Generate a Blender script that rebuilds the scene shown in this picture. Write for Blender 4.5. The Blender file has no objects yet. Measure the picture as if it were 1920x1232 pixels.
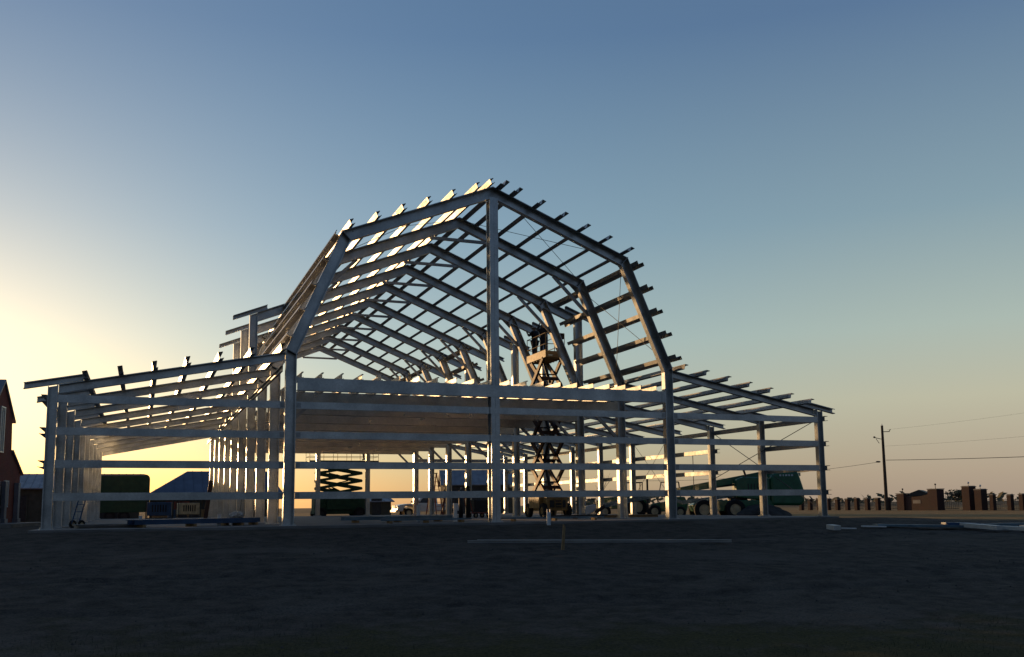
import bpy, bmesh, math, random
from mathutils import Vector, Matrix, Euler
random.seed(7)
SC = bpy.context.scene
COL = SC.collection
R = math.radians

# ------------------------------------------------------------------ camera
YAW, PITCH, ROLL = 0.3728, 0.1258, -0.0109
cam = bpy.data.cameras.new('camera')
cam.sensor_width = 36.0
cam.lens = 36.0 * 1774.5 / 1920.0
cam.shift_y = 108.0 / 1920.0
cam.clip_start = 0.1
cam.clip_end = 9000
cam_ob = bpy.data.objects.new('camera', cam)
COL.objects.link(cam_ob)
CAM = Vector((-11.9196, -32.3415, 0.58))
_R = Vector((math.cos(YAW), -math.sin(YAW), 0))
_F0 = Vector((math.sin(YAW), math.cos(YAW), 0))
_F = _F0 * math.cos(PITCH) + Vector((0, 0, math.sin(PITCH)))
_U = -_F0 * math.sin(PITCH) + Vector((0, 0, math.cos(PITCH)))
_X = _R * math.cos(ROLL) + _U * math.sin(ROLL)
_Y = -_R * math.sin(ROLL) + _U * math.cos(ROLL)
m = Matrix((_X, _Y, -_F)).transposed().to_4x4()
m.translation = CAM
cam_ob.matrix_world = m
SC.camera = cam_ob

# ------------------------------------------------------------------ light
SKY_K = 0.13
SUN_AZ, SUN_EL = R(-13.5), R(3.4)
w = bpy.data.worlds.new('World'); SC.world = w; w.use_nodes = True
nt = w.node_tree; nt.nodes.clear()
out = nt.nodes.new('ShaderNodeOutputWorld'); bg = nt.nodes.new('ShaderNodeBackground')
sky = nt.nodes.new('ShaderNodeTexSky'); sky.sky_type = 'NISHITA'
sky.sun_disc = False
sky.sun_elevation = SUN_EL
sky.sun_rotation = SUN_AZ
sky.altitude = 0
sky.air_density = 1.0
sky.dust_density = 1.0
sky.ozone_density = 3.0
bg.inputs['Strength'].default_value = 1.0
def wn(t, **k):
    q = nt.nodes.new(t)
    for a_, v_ in k.items(): setattr(q, a_, v_)
    return q
# clear dusk sky: the Nishita glow round the sun, and the tan-to-blue band of evening air away from it
_tc = wn('ShaderNodeTexCoord')
_sx = wn('ShaderNodeSeparateXYZ'); nt.links.new(_tc.outputs['Generated'], _sx.inputs[0])
_rp = wn('ShaderNodeValToRGB'); nt.links.new(_sx.outputs['Z'], _rp.inputs[0])
_els = [(0.0, (.38, .295, .225)), (.03, (.44, .355, .26)), (.10, (.505, .49, .365)), (.17, (.41, .49, .44)), (.28, (.24, .35, .41)), (.46, (.105, .185, .315)), (1.0, (.04, .08, .18))]
for k_, (p_, c_) in enumerate(_els):
    e_ = _rp.color_ramp.elements[k_] if k_ < 2 else _rp.color_ramp.elements.new(p_)
    e_.position = p_; e_.color = (*c_, 1)
for k_, (p_, c_) in enumerate(_els):
    _rp.color_ramp.elements[k_].position = p_; _rp.color_ramp.elements[k_].color = (*c_, 1)
_dt = wn('ShaderNodeVectorMath', operation='DOT_PRODUCT'); nt.links.new(_tc.outputs['Generated'], _dt.inputs[0])
_dt.inputs[1].default_value = (math.sin(SUN_AZ) * math.cos(SUN_EL), math.cos(SUN_AZ) * math.cos(SUN_EL), math.sin(SUN_EL))
_mr = wn('ShaderNodeMapRange', interpolation_type='SMOOTHSTEP'); nt.links.new(_dt.outputs['Value'], _mr.inputs['Value'])
_mr.inputs['From Min'].default_value = .45; _mr.inputs['From Max'].default_value = .99
_m1 = wn('ShaderNodeMix', data_type='RGBA', blend_type='MULTIPLY'); _m1.inputs['Factor'].default_value = 1
nt.links.new(sky.outputs[0], _m1.inputs['A']); _m1.inputs['B'].default_value = (SKY_K * 1.0, SKY_K * .98, SKY_K * .92, 1)
_m2 = wn('ShaderNodeMix', data_type='RGBA', blend_type='ADD'); _m2.inputs['Factor'].default_value = .55
nt.links.new(_m1.outputs['Result'], _m2.inputs['A']); nt.links.new(_rp.outputs['Color'], _m2.inputs['B'])
_m3 = wn('ShaderNodeMix', data_type='RGBA'); nt.links.new(_mr.outputs[0], _m3.inputs['Factor'])
nt.links.new(_rp.outputs['Color'], _m3.inputs['A']); nt.links.new(_m2.outputs['Result'], _m3.inputs['B'])
# away from the sunset the air is a dull blue down to the horizon
_mb = wn('ShaderNodeMapRange', interpolation_type='SMOOTHSTEP'); nt.links.new(_dt.outputs['Value'], _mb.inputs['Value'])
_mb.inputs['From Min'].default_value = .25; _mb.inputs['From Max'].default_value = -.45
_rb = wn('ShaderNodeValToRGB'); nt.links.new(_sx.outputs['Z'], _rb.inputs[0])
_rb.color_ramp.elements[0].position = 0; _rb.color_ramp.elements[0].color = (.11, .135, .165, 1)
_rb.color_ramp.elements[1].position = .6; _rb.color_ramp.elements[1].color = (.05, .10, .19, 1)
_m4 = wn('ShaderNodeMix', data_type='RGBA'); nt.links.new(_mb.outputs[0], _m4.inputs['Factor'])
nt.links.new(_m3.outputs['Result'], _m4.inputs['A']); nt.links.new(_rb.outputs['Color'], _m4.inputs['B'])
nt.links.new(_m4.outputs['Result'], bg.inputs[0]); nt.links.new(bg.outputs[0], out.inputs[0])
sun = bpy.data.lights.new('sun', 'SUN'); sun.energy = 3.0; sun.angle = R(0.5); sun.color = (1.0, 0.59, 0.26)
sun_ob = bpy.data.objects.new('sun', sun); COL.objects.link(sun_ob)
_sd = Vector((math.sin(SUN_AZ) * math.cos(SUN_EL), math.cos(SUN_AZ) * math.cos(SUN_EL), math.sin(SUN_EL)))
sun_ob.rotation_euler = _sd.to_track_quat('Z', 'Y').to_euler()
SC.view_settings.view_transform = 'Standard'
SC.view_settings.look = 'None'
SC.view_settings.exposure = 0.0
SC.view_settings.gamma = 1.0
SC.render.engine = 'CYCLES'

# ------------------------------------------------------------------ materials
def mat(name, col, rough=.6, metal=0.0, var=0.0, vscale=6.0, col2=None, bump=0.0, bscale=30.0, emit=None, coat=0.0, detail=6):
    M = bpy.data.materials.new(name); M.use_nodes = True
    n = M.node_tree.nodes; l = M.node_tree.links
    b = n['Principled BSDF']
    b.inputs['Base Color'].default_value = (*col, 1)
    b.inputs['Roughness'].default_value = rough
    b.inputs['Metallic'].default_value = metal
    if coat: b.inputs['Coat Weight'].default_value = coat
    if var > 0 or col2:
        tc = n.new('ShaderNodeTexCoord'); no = n.new('ShaderNodeTexNoise')
        no.inputs['Scale'].default_value = vscale; no.inputs['Detail'].default_value = detail
        l.new(tc.outputs['Object'], no.inputs['Vector'])
        cr = n.new('ShaderNodeValToRGB'); l.new(no.outputs['Fac'], cr.inputs['Fac'])
        c2 = col2 or tuple(max(0, c * (1 - var)) for c in col)
        c1 = tuple(min(1, c * (1 + var * .6)) for c in col)
        cr.color_ramp.elements[0].position = .32; cr.color_ramp.elements[1].position = .68
        cr.color_ramp.elements[0].color = (*c2, 1); cr.color_ramp.elements[1].color = (*c1, 1)
        l.new(cr.outputs['Color'], b.inputs['Base Color'])
        mr = n.new('ShaderNodeMapRange'); l.new(no.outputs['Fac'], mr.inputs['Value'])
        mr.inputs['To Min'].default_value = min(1, rough + .1); mr.inputs['To Max'].default_value = max(.05, rough - .1)
        l.new(mr.outputs[0], b.inputs['Roughness'])
    if bump:
        tc = n.new('ShaderNodeTexCoord'); no = n.new('ShaderNodeTexNoise')
        no.inputs['Scale'].default_value = bscale; no.inputs['Detail'].default_value = 5
        l.new(tc.outputs['Object'], no.inputs['Vector'])
        bp = n.new('ShaderNodeBump'); bp.inputs['Distance'].default_value = bump
        l.new(no.outputs['Fac'], bp.inputs['Height']); l.new(bp.outputs[0], b.inputs['Normal'])
    return M

def steel_mat(name, base, rough, metal):
    """galvanised sheet: fine spangle, soft larger staining and a little waviness"""
    M = bpy.data.materials.new(name); M.use_nodes = True
    n = M.node_tree.nodes; l = M.node_tree.links; b = n['Principled BSDF']
    tc = n.new('ShaderNodeTexCoord')
    vo = n.new('ShaderNodeTexVoronoi'); vo.inputs['Scale'].default_value = 22
    l.new(tc.outputs['Object'], vo.inputs['Vector'])
    no = n.new('ShaderNodeTexNoise'); no.inputs['Scale'].default_value = 1.3; no.inputs['Detail'].default_value = 7
    l.new(tc.outputs['Object'], no.inputs['Vector'])
    sp = n.new('ShaderNodeSeparateColor'); l.new(vo.outputs['Color'], sp.inputs[0])
    mx = n.new('ShaderNodeMath'); mx.operation = 'MULTIPLY_ADD'; mx.inputs[1].default_value = .16; mx.inputs[2].default_value = .84
    l.new(sp.outputs[0], mx.inputs[0])
    mr = n.new('ShaderNodeMapRange'); mr.inputs['From Min'].default_value = .3; mr.inputs['From Max'].default_value = .7
    mr.inputs['To Min'].default_value = .78; mr.inputs['To Max'].default_value = 1.08
    l.new(no.outputs['Fac'], mr.inputs['Value'])
    m2 = n.new('ShaderNodeMath'); m2.operation = 'MULTIPLY'; l.new(mx.outputs[0], m2.inputs[0]); l.new(mr.outputs[0], m2.inputs[1])
    mc = n.new('ShaderNodeMix'); mc.data_type = 'RGBA'; mc.blend_type = 'MULTIPLY'; mc.inputs['Factor'].default_value = 1
    mc.inputs['A'].default_value = (*base, 1)
    cb = n.new('ShaderNodeCombineColor'); [l.new(m2.outputs[0], cb.inputs[i]) for i in range(3)]
    l.new(cb.outputs[0], mc.inputs['B']); l.new(mc.outputs['Result'], b.inputs['Base Color'])
    b.inputs['Metallic'].default_value = metal
    rr = n.new('ShaderNodeMapRange'); rr.inputs['To Min'].default_value = rough + .12; rr.inputs['To Max'].default_value = rough - .1
    l.new(no.outputs['Fac'], rr.inputs['Value']); l.new(rr.outputs[0], b.inputs['Roughness'])
    n2 = n.new('ShaderNodeTexNoise'); n2.inputs['Scale'].default_value = 2.2; n2.inputs['Detail'].default_value = 1.5
    l.new(tc.outputs['Object'], n2.inputs['Vector'])
    bp = n.new('ShaderNodeBump'); bp.inputs['Distance'].default_value = .02; bp.inputs['Strength'].default_value = .5
    l.new(n2.outputs['Fac'], bp.inputs['Height']); l.new(bp.outputs[0], b.inputs['Normal'])
    return M

STEEL = steel_mat('galvanised_steel', (.57, .60, .61), .33, .9)
STEEL2 = steel_mat('galvanised_steel_purlin', (.42, .43, .43), .46, .88)
STEEL_WARM = steel_mat('galvanised_steel_wavy_warmlit', (.53, .49, .43), .30, .92)  # same galvanising on inner floor beams; golden bounce light tinted into the base colour
for n_ in STEEL_WARM.node_tree.nodes:
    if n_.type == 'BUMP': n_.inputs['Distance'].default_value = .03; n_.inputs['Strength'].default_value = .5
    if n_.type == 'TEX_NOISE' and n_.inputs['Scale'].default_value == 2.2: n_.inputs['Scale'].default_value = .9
ROD = mat('rod_steel', (.12, .11, .10), .5, .6)
CONC = mat('concrete', (.20, .18, .16), .75, 0, .25, 1.2, bump=.004, bscale=12)
GREEN = mat('green_paint', (.010, .12, .052), .38, 0, .25, 3, coat=.3)
DGREEN = mat('dark_green_paint', (.010, .065, .028), .5, 0, .3, 3)
BLACK = mat('black_rubber', (.012, .012, .013), .8, 0, .3, 5)
DARK = mat('dark_steel', (.035, .035, .038), .55, .3, .3, 5)
ORANGE = mat('lift_orange_paint', (.32, .19, .06), .5, 0, .25, 6)
CREAM = mat('cream_paint', (.62, .50, .30), .55, 0, .3, 4)
WHITE = mat('white_paint', (.72, .72, .70), .35, 0, .08, 3, coat=.4)
PVC = mat('white_pvc', (.62, .66, .68), .45, 0, .08, 8)
BLUEP = mat('blue_primer_steel', (.018, .065, .15), .42, .1, .3, 3)
BLUEG = mat('blue_grey_steel', (.10, .17, .22), .4, .4, .3, 2)
GLASS = mat('dark_glass', (.02, .025, .03), .08, 0)
RUST = mat('rust_primer', (.07, .03, .02), .6, .2, .3, 4)
WOOD = mat('pale_timber', (.30, .19, .085), .8, 0, .3, 9, bump=.003, bscale=40)
POLE = mat('weathered_pole_wood', (.07, .05, .035), .9, 0, .35, 5, bump=.004, bscale=30)
REDM = mat('red_paint', (.32, .05, .03), .5, 0, .2, 5)
ORFG = mat('orange_fibreglass', (.50, .12, .03), .5, 0, .15, 5)
CLOTHD = mat('dark_cloth', (.018, .02, .028), .9, 0, .3, 14)
DENIM = mat('denim', (.02, .03, .055), .9, 0, .3, 14)
SKIN = mat('skin', (.30, .17, .11), .6)
HATM = mat('hard_hat_shell', (.16, .14, .11), .4)
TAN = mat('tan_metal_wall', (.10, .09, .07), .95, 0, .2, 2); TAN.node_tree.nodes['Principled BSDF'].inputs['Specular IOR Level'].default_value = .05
ROOFB = mat('blue_metal_roof', (.06, .08, .13), .5, .1, .2, 1.2)
ROOFG = mat('grey_metal_roof', (.24, .24, .27), .5, .2, .2, 1.2)
WIN = mat('window_glass', (.35, .33, .25), .12, .2)
FOL = mat('foliage', (.055, .075, .025), .9, 0, .45, 3, col2=(.03, .04, .012))
DRYF = mat('dry_foliage', (.12, .10, .045), .9, 0, .4, 3)
BARK = mat('bark', (.06, .045, .03), .9, 0, .3, 6)
SOILP = mat('piled_soil', (.055, .048, .042), .95, 0, .4, 3, bump=.05, bscale=5)
PLASTIC = mat('white_sheeting', (.55, .53, .48), .4, 0, .15, 6, bump=.03, bscale=5)
FENCEM = mat('fence_iron', (.05, .045, .045), .6, .3)

def brick_mat(name, c1, c2, mortar, scale=1.0):
    M = bpy.data.materials.new(name); M.use_nodes = True
    n = M.node_tree.nodes; l = M.node_tree.links; b = n['Principled BSDF']
    tc = n.new('ShaderNodeTexCoord')
    # wrap coordinates so that the courses run round vertical walls in any direction
    sx = n.new('ShaderNodeSeparateXYZ'); l.new(tc.outputs['Object'], sx.inputs[0])
    ad = n.new('ShaderNodeMath'); l.new(sx.outputs['X'], ad.inputs[0]); l.new(sx.outputs['Y'], ad.inputs[1])
    cb = n.new('ShaderNodeCombineXYZ'); l.new(ad.outputs[0], cb.inputs['X']); l.new(sx.outputs['Z'], cb.inputs['Y'])
    br = n.new('ShaderNodeTexBrick'); br.inputs['Scale'].default_value = scale
    br.inputs['Brick Width'].default_value = .23; br.inputs['Row Height'].default_value = .075; br.inputs['Mortar Size'].default_value = .008
    br.inputs['Color1'].default_value = (*c1, 1); br.inputs['Color2'].default_value = (*c2, 1); br.inputs['Mortar'].default_value = (*mortar, 1)
    l.new(cb.outputs[0], br.inputs['Vector'])
    no = n.new('ShaderNodeTexNoise'); no.inputs['Scale'].default_value = .9; no.inputs['Detail'].default_value = 6; l.new(tc.outputs['Object'], no.inputs['Vector'])
    mx = n.new('ShaderNodeMix'); mx.data_type = 'RGBA'; mx.blend_type = 'MULTIPLY'; mx.inputs['Factor'].default_value = .5
    l.new(br.outputs['Color'], mx.inputs['A']); l.new(no.outputs['Color'], mx.inputs['B']); l.new(mx.outputs['Result'], b.inputs['Base Color'])
    b.inputs['Roughness'].default_value = .9
    return M
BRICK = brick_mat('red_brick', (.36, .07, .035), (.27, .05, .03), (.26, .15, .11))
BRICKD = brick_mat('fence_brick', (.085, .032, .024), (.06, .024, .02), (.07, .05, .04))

# ------------------------------------------------------------------ mesh helpers
def newbm(): return bmesh.new()

def prism(bm, pts, d, off=(0, 0, 0)):
    """extrude a closed 3-D polygon pts by vector d"""
    off = Vector(off); d = Vector(d)
    a = [bm.verts.new(Vector(p) + off) for p in pts]
    b = [bm.verts.new(Vector(p) + off + d) for p in pts]
    n = len(pts)
    bm.faces.new(a); bm.faces.new(list(reversed(b)))
    for i in range(n):
        bm.faces.new((a[i], b[i], b[(i + 1) % n], a[(i + 1) % n]))

def box(bm, c, s, rz=0.0, M=None):
    x, y, z = s[0] / 2, s[1] / 2, s[2] / 2
    T = Matrix.Translation(c) @ Matrix.Rotation(rz, 4, 'Z')
    if M is not None: T = M @ T
    v = [bm.verts.new(T @ Vector((i * x, j * y, k * z))) for i in (-1, 1) for j in (-1, 1) for k in (-1, 1)]
    for f in ((0, 1, 3, 2), (4, 6, 7, 5), (0, 4, 5, 1), (2, 3, 7, 6), (0, 2, 6, 4), (1, 5, 7, 3)):
        bm.faces.new([v[i] for i in f])

def frame_axes(p0, p1, up=(0, 0, 1)):
    a = (Vector(p1) - Vector(p0)).normalized(); u = Vector(up)
    s = a.cross(u)
    if s.length < 1e-4: s = a.cross(Vector((0, 1, 0)))
    s.normalize(); u = s.cross(a).normalized()
    return a, s, u

def bar(bm, p0, p1, w, h, up=(0, 0, 1)):
    a, s, u = frame_axes(p0, p1, up)
    p0 = Vector(p0); p1 = Vector(p1)
    pts = [p0 + s * (i * w / 2) + u * (j * h / 2) for i, j in ((-1, -1), (1, -1), (1, 1), (-1, 1))]
    prism(bm, pts, p1 - p0)

def tube(bm, p0, p1, r, seg=8, r2=None):
    a, s, u = frame_axes(p0, p1)
    p0 = Vector(p0); p1 = Vector(p1); r2 = r if r2 is None else r2
    A = []; B = []
    for i in range(seg):
        t = 2 * math.pi * i / seg; o = s * math.cos(t) + u * math.sin(t)
        A.append(bm.verts.new(p0 + o * r)); B.append(bm.verts.new(p1 + o * r2))
    bm.faces.new(A[::-1]); bm.faces.new(B)
    for i in range(seg): bm.faces.new((A[i], A[(i + 1) % seg], B[(i + 1) % seg], B[i]))

def profile(bm, p0, p1, pts, up=(0, 0, 1), side=None):
    """sweep a closed 2-D profile (s,u) from p0 to p1"""
    a, s, u = frame_axes(p0, p1, up)
    if side is not None and s.dot(Vector(side)) < 0: s = -s
    p0 = Vector(p0); p1 = Vector(p1)
    prism(bm, [p0 + s * x + u * y for x, y in pts], p1 - p0)

T_ = .006
def C_prof(b, d, lip=.025, t=T_):
    """C section: web on the s=0 side, flanges to s=b, depth d from u=0 to u=d"""
    return [(0, 0), (b, 0), (b, lip), (b - t, lip), (b - t, t), (t, t), (t, d - t), (b - t, d - t), (b - t, d - lip), (b, d - lip), (b, d), (0, d)]
def Z_prof(b, d, lip=.02, t=T_):
    """Z section: web in the middle, bottom flange to -b, top flange to +b"""
    return [(-b, 0), (t / 2, 0), (t / 2, d - t), (b - t, d - t), (b - t, d - lip), (b, d - lip), (b, d), (-t / 2, d), (-t / 2, t), (-b + t, t), (-b + t, lip), (-b, lip)]

def link(name, bm, material, parent=None, smooth=False, bevel=0.0):
    bmesh.ops.recalc_face_normals(bm, faces=bm.faces)
    me = bpy.data.meshes.new(name); bm.to_mesh(me); bm.free()
    o = bpy.data.objects.new(name, me); COL.objects.link(o)
    if material: me.materials.append(material)
    if smooth:
        for p in me.polygons: p.use_smooth = True
    if bevel:
        md = o.modifiers.new('bevel', 'BEVEL'); md.width = bevel; md.segments = 2; md.limit_method = 'ANGLE'
    if parent: o.parent = parent
    return o

def thing(name, label, cat, loc=(0, 0, 0), rz=0.0, group=None):
    o = bpy.data.objects.new(name, None); COL.objects.link(o); o.empty_display_size = .3
    o.location = loc; o.rotation_euler = (0, 0, rz)
    return tag(o, label, cat, group)

def tag(o, label, cat, group=None):
    o['label'] = label; o['category'] = cat
    if group: o['group'] = group
    return o

def struct(o): o['kind'] = 'structure'; return o

def copy_thing(root, loc, rz, label, group=None):
    def cp(o, par):
        c = o.copy(); COL.objects.link(c); c.parent = par
        for ch in kids.get(o.name, []): cp(ch, c)
        return c
    kids = {}
    for q in bpy.data.objects:
        if q.parent: kids.setdefault(q.parent.name, []).append(q)
    c = cp(root, None); c.location = loc; c.rotation_euler = (0, 0, rz)
    c['label'] = label
    if group: c['group'] = group
    return c

# ------------------------------------------------------------------ ground
def sm(t, a, b):
    t = min(1, max(0, (t - a) / (b - a))); return t * t * (3 - 2 * t)
def zg(x, y):
    f = -y
    inx = 1 - sm(abs(x), 17, 24)
    base = -.3
    if f > -1:
        near = -.07 - .45 * sm(f, .3, 7) 
        base = -.3 + (near + .3) * inx * sm(f, -1.0, -.4)
    base -= .75 * sm(f, 6, 22)
    return base
def hsh(i, j):
    n = math.sin(i * 127.1 + j * 311.7) * 43758.5453
    return n - math.floor(n)
def vnoise(x, y):
    i, j = math.floor(x), math.floor(y); u, v = x - i, y - j
    u = u * u * (3 - 2 * u); v = v * v * (3 - 2 * v)
    return (hsh(i, j) * (1 - u) + hsh(i + 1, j) * u) * (1 - v) + (hsh(i, j + 1) * (1 - u) + hsh(i + 1, j + 1) * u) * v
def rut(x, y):
    z = 0
    for x0, y0, sl, am in ((-6, -9, .18, .05), (-6, -10.9, .18, .05), (0, -15, -.10, .04), (0, -16.9, -.10, .04)):
        d = (y - y0 - sl * (x - x0) - .5 * math.sin(x * .22)) / .22
        if abs(d) < 3: z += -am * math.exp(-d * d) + am * .5 * math.exp(-(abs(d) - 1.5) ** 2 * 3)
    return z
def rough(x, y):
    return rut(x, y) + (vnoise(x * .45, y * .45) - .5) * .06 + (vnoise(x * 1.7 + 5, y * 1.7) - .5) * .035 + (vnoise(x * 5, y * 5 + 9) - .5) * .025

def axis(lo, hi, step, far):
    a = []; v = lo
    while v <= hi: a.append(v); v += step
    s = step; v = hi
    while v < far: s *= 1.28; v += s; a.append(v)
    s = step; v = lo; pre = []
    while v > -far: s *= 1.28; v -= s; pre.append(v)
    return pre[::-1] + a
xs = axis(-24, 26, .22, 6000); ys = axis(-33, -.4, .2, 6000)
bm = newbm(); grid = []
for y in ys:
    row = []
    for x in xs:
        amp = 1 - sm(max(abs(x) - 26, -33 - y, y + .8), -1.5, 4) 
        z = zg(x, y) + (rough(x, y) * amp if y < 0 else 0)
        if abs(x) < 16.5 and y > -.7: z = min(z, -.06)
        row.append(bm.verts.new((x, y, z)))
    grid.append(row)
for j in range(len(ys) - 1):
    for i in range(len(xs) - 1):
        bm.faces.new((grid[j][i], grid[j][i + 1], grid[j + 1][i + 1], grid[j + 1][i]))
def ground_mat():
    M = bpy.data.materials.new('ground'); M.use_nodes = True
    n = M.node_tree.nodes; l = M.node_tree.links; b = n['Principled BSDF']
    g = n.new('ShaderNodeNewGeometry'); sp = n.new('ShaderNodeSeparateXYZ'); l.new(g.outputs['Position'], sp.inputs[0])
    def noise(s, d=8, r=.6):
        q = n.new('ShaderNodeTexNoise'); q.inputs['Scale'].default_value = s; q.inputs['Detail'].default_value = d; q.inputs['Roughness'].default_value = r
        l.new(g.outputs['Position'], q.inputs['Vector']); return q.outputs['Fac']
    def ramp(f, a, c1, c, c2):
        q = n.new('ShaderNodeValToRGB'); l.new(f, q.inputs['Fac']); e = q.color_ramp.elements
        e[0].position = a; e[1].position = c; e[0].color = (*c1, 1); e[1].color = (*c2, 1); return q.outputs['Color']
    def mr(f, a, b_, lo=0, hi=1):
        q = n.new('ShaderNodeMapRange'); l.new(f, q.inputs['Value']); q.inputs['From Min'].default_value = a; q.inputs['From Max'].default_value = b_
        q.inputs['To Min'].default_value = lo; q.inputs['To Max'].default_value = hi; return q.outputs[0]
    def op(o, a, b_):
        q = n.new('ShaderNodeMath'); q.operation = o
        for i, v in ((0, a), (1, b_)):
            if isinstance(v, (int, float)): q.inputs[i].default_value = v
            else: l.new(v, q.inputs[i])
        return q.outputs[0]
    def mix(f, a, b_):
        q = n.new('ShaderNodeMix'); q.data_type = 'RGBA'; l.new(f, q.inputs['Factor']); l.new(a, q.inputs['A']); l.new(b_, q.inputs['B']); return q.outputs['Result']
    big = noise(.35); mid = noise(2.5); fine = noise(22, 6, .7); huge = noise(.02, 5)
    soil = ramp(op('ADD', op('MULTIPLY', mid, .5), op('MULTIPLY', fine, .5)), .35, (.020, .0165, .0135), .66, (.135, .108, .085))
    pale = ramp(fine, .35, (.060, .050, .041), .7, (.175, .140, .110))
    soil = mix(mr(big, .54, .66), soil, pale)
    grass = ramp(fine, .3, (.020, .019, .007), .72, (.115, .095, .032))
    dry = ramp(noise(.6, 8, .7), .3, (.24, .13, .05), .7, (.52, .31, .12))
    far = ramp(huge, .35, (.10, .075, .045), .65, (.17, .125, .07))
    dry = mix(mr(op('MAXIMUM', sp.outputs['X'], sp.outputs['Y']), 75, 160), dry, far)
    ybias = op('ADD', op('MULTIPLY', op('SUBTRACT', mid, .5), 5), op('MULTIPLY', op('SUBTRACT', big, .5), 9))
    gm = mr(op('ADD', op('ADD', sp.outputs['Y'], op('MULTIPLY', sp.outputs['X'], .2)), ybias), -19.8, -22.6)
    a = mix(gm, soil, grass)
    xm = op('MAXIMUM', mr(op('ADD', sp.outputs['X'], op('MULTIPLY', op('SUBTRACT', big, .5), 6)), 23, 26), mr(sp.outputs['Y'], 43, 47))
    xm = op('MAXIMUM', xm, mr(op('ADD', sp.outputs['X'], op('MULTIPLY', op('SUBTRACT', big, .5), 6)), -26, -30))
    a = mix(xm, a, dry)
    l.new(a, b.inputs['Base Color']); b.inputs['Roughness'].default_value = .95
    b.inputs['Specular IOR Level'].default_value = .15
    bp = n.new('ShaderNodeBump'); bp.inputs['Distance'].default_value = .05; bp.inputs['Strength'].default_value = .8
    l.new(op('ADD', op('MULTIPLY', mid, .8), fine), bp.inputs['Height']); l.new(bp.outputs[0], b.inputs['Normal'])
    return M
GM = ground_mat()
g = struct(link('ground', bm, GM, smooth=True))

# slab
Y9 = 4.0211 + 8 * 4.1167
YS = [0.0] + [4.0211 + 4.1167 * i for i in range(9)]
W1, W2 = 7.3273, 7.2471
bm = newbm()
box(bm, (0, Y9 / 2, -.2), (2 * (W1 + W2) + .9, Y9 + .9, .4))
struct(link('concrete_slab', bm, CONC, bevel=.012))

# ------------------------------------------------------------------ the steel building
SB = thing('steel_building_frame', 'unfinished galvanised steel barn frame with gambrel roof and two lean-to wings', 'building frame')
HB, HA, WK, HK, HR = 5.9415, 4.4233, 5.6436, 10.2489, 12.5014
DC, DA, DL, DU, DR = .36, .28, .40, .41, .29   # depths: column, outer column, steep leg, upper rafter, lean-to rafter
def v2(x, z): return Vector((x, z))
def inter(p, d, q, e):
    den = d.x * e.y - d.y * e.x
    t = ((q.x - p.x) * e.y - (q.y - p.y) * e.x) / den
    return p + d * t
O0 = v2(W1 + DC / 2, 0); O1 = v2(W1 + DC / 2, HB); O2 = v2(WK, HK); O3 = v2(0, HR)
def inner_off(a, b, d):
    q = (b - a).normalized(); nrm = v2(-q.y, q.x)
    if nrm.dot(v2(0, 4) - a) < 0: nrm = -nrm
    return a + nrm * d, q
c_p, c_d = inner_off(O0, O1, DC); l_p, l_d = inner_off(O1, O2, DL); u_p, u_d = inner_off(O2, O3, DU)
I1 = inter(c_p, c_d, l_p, l_d); I2 = inter(l_p, l_d, u_p, u_d); I3 = inter(u_p, u_d, v2(0, 0), v2(0, 1)); I0 = v2(W1 - DC / 2, 0)
SL = (HR - HK) / WK
UD = (O3 - O2).normalized()

def plate(bm, pts, y0, y1):
    prism(bm, [(p.x, y0, p.y) for p in pts], (0, y1 - y0, 0))
def fmember(bm, o0, o1, i0, i1, yc, b, t=.008, lip=.03, sgn=1):
    """channel lying in a frame plane: web at the back, flanges towards -Y, lips at the front"""
    f = lambda p: v2(sgn * p.x, p.y)
    yb = yc + b / 2; yf = yc - b / 2
    plate(bm, [f(o0), f(o1), f(i1), f(i0)], yb - t, yb)
    for a0, a1, c0, c1 in ((o0, o1, i0, i1), (i0, i1, o0, o1)):
        def st(d):
            k0 = d / max(.05, (c0 - a0).length); k1 = d / max(.05, (c1 - a1).length)
            return [f(a0), f(a1), f(a1 + (c1 - a1) * k1), f(a0 + (c0 - a0) * k0)]
        plate(bm, st(t), yf + t, yb - t)
        plate(bm, st(lip), yf, yf + t)
BF = .25
def base_plate(x, y, parent, w=.5, d=.42):
    b = newbm(); box(b, (x, y, .013), (w, d, .022))
    for i in (-1, 1):
        for j in (-1, 1): tube(b, (x + i * (w / 2 - .05), y + j * (d / 2 - .05), .02), (x + i * (w / 2 - .05), y + j * (d / 2 - .05), .075), .014, 6)
    link('base_plate', b, STEEL, parent)
def dz(x): return HR - SL * x      # top of the upper roof plane continued outwards
DORM_L, DORM_R = (3, 4, 5), (2, 3, 4, 5, 6, 7)
ZF0, ZF1 = 4.53, 4.97              # floor beam
LT_B, LS = 5.84, (5.84 - HA) / (W2 + DA / 2 - DC / 2)
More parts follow.
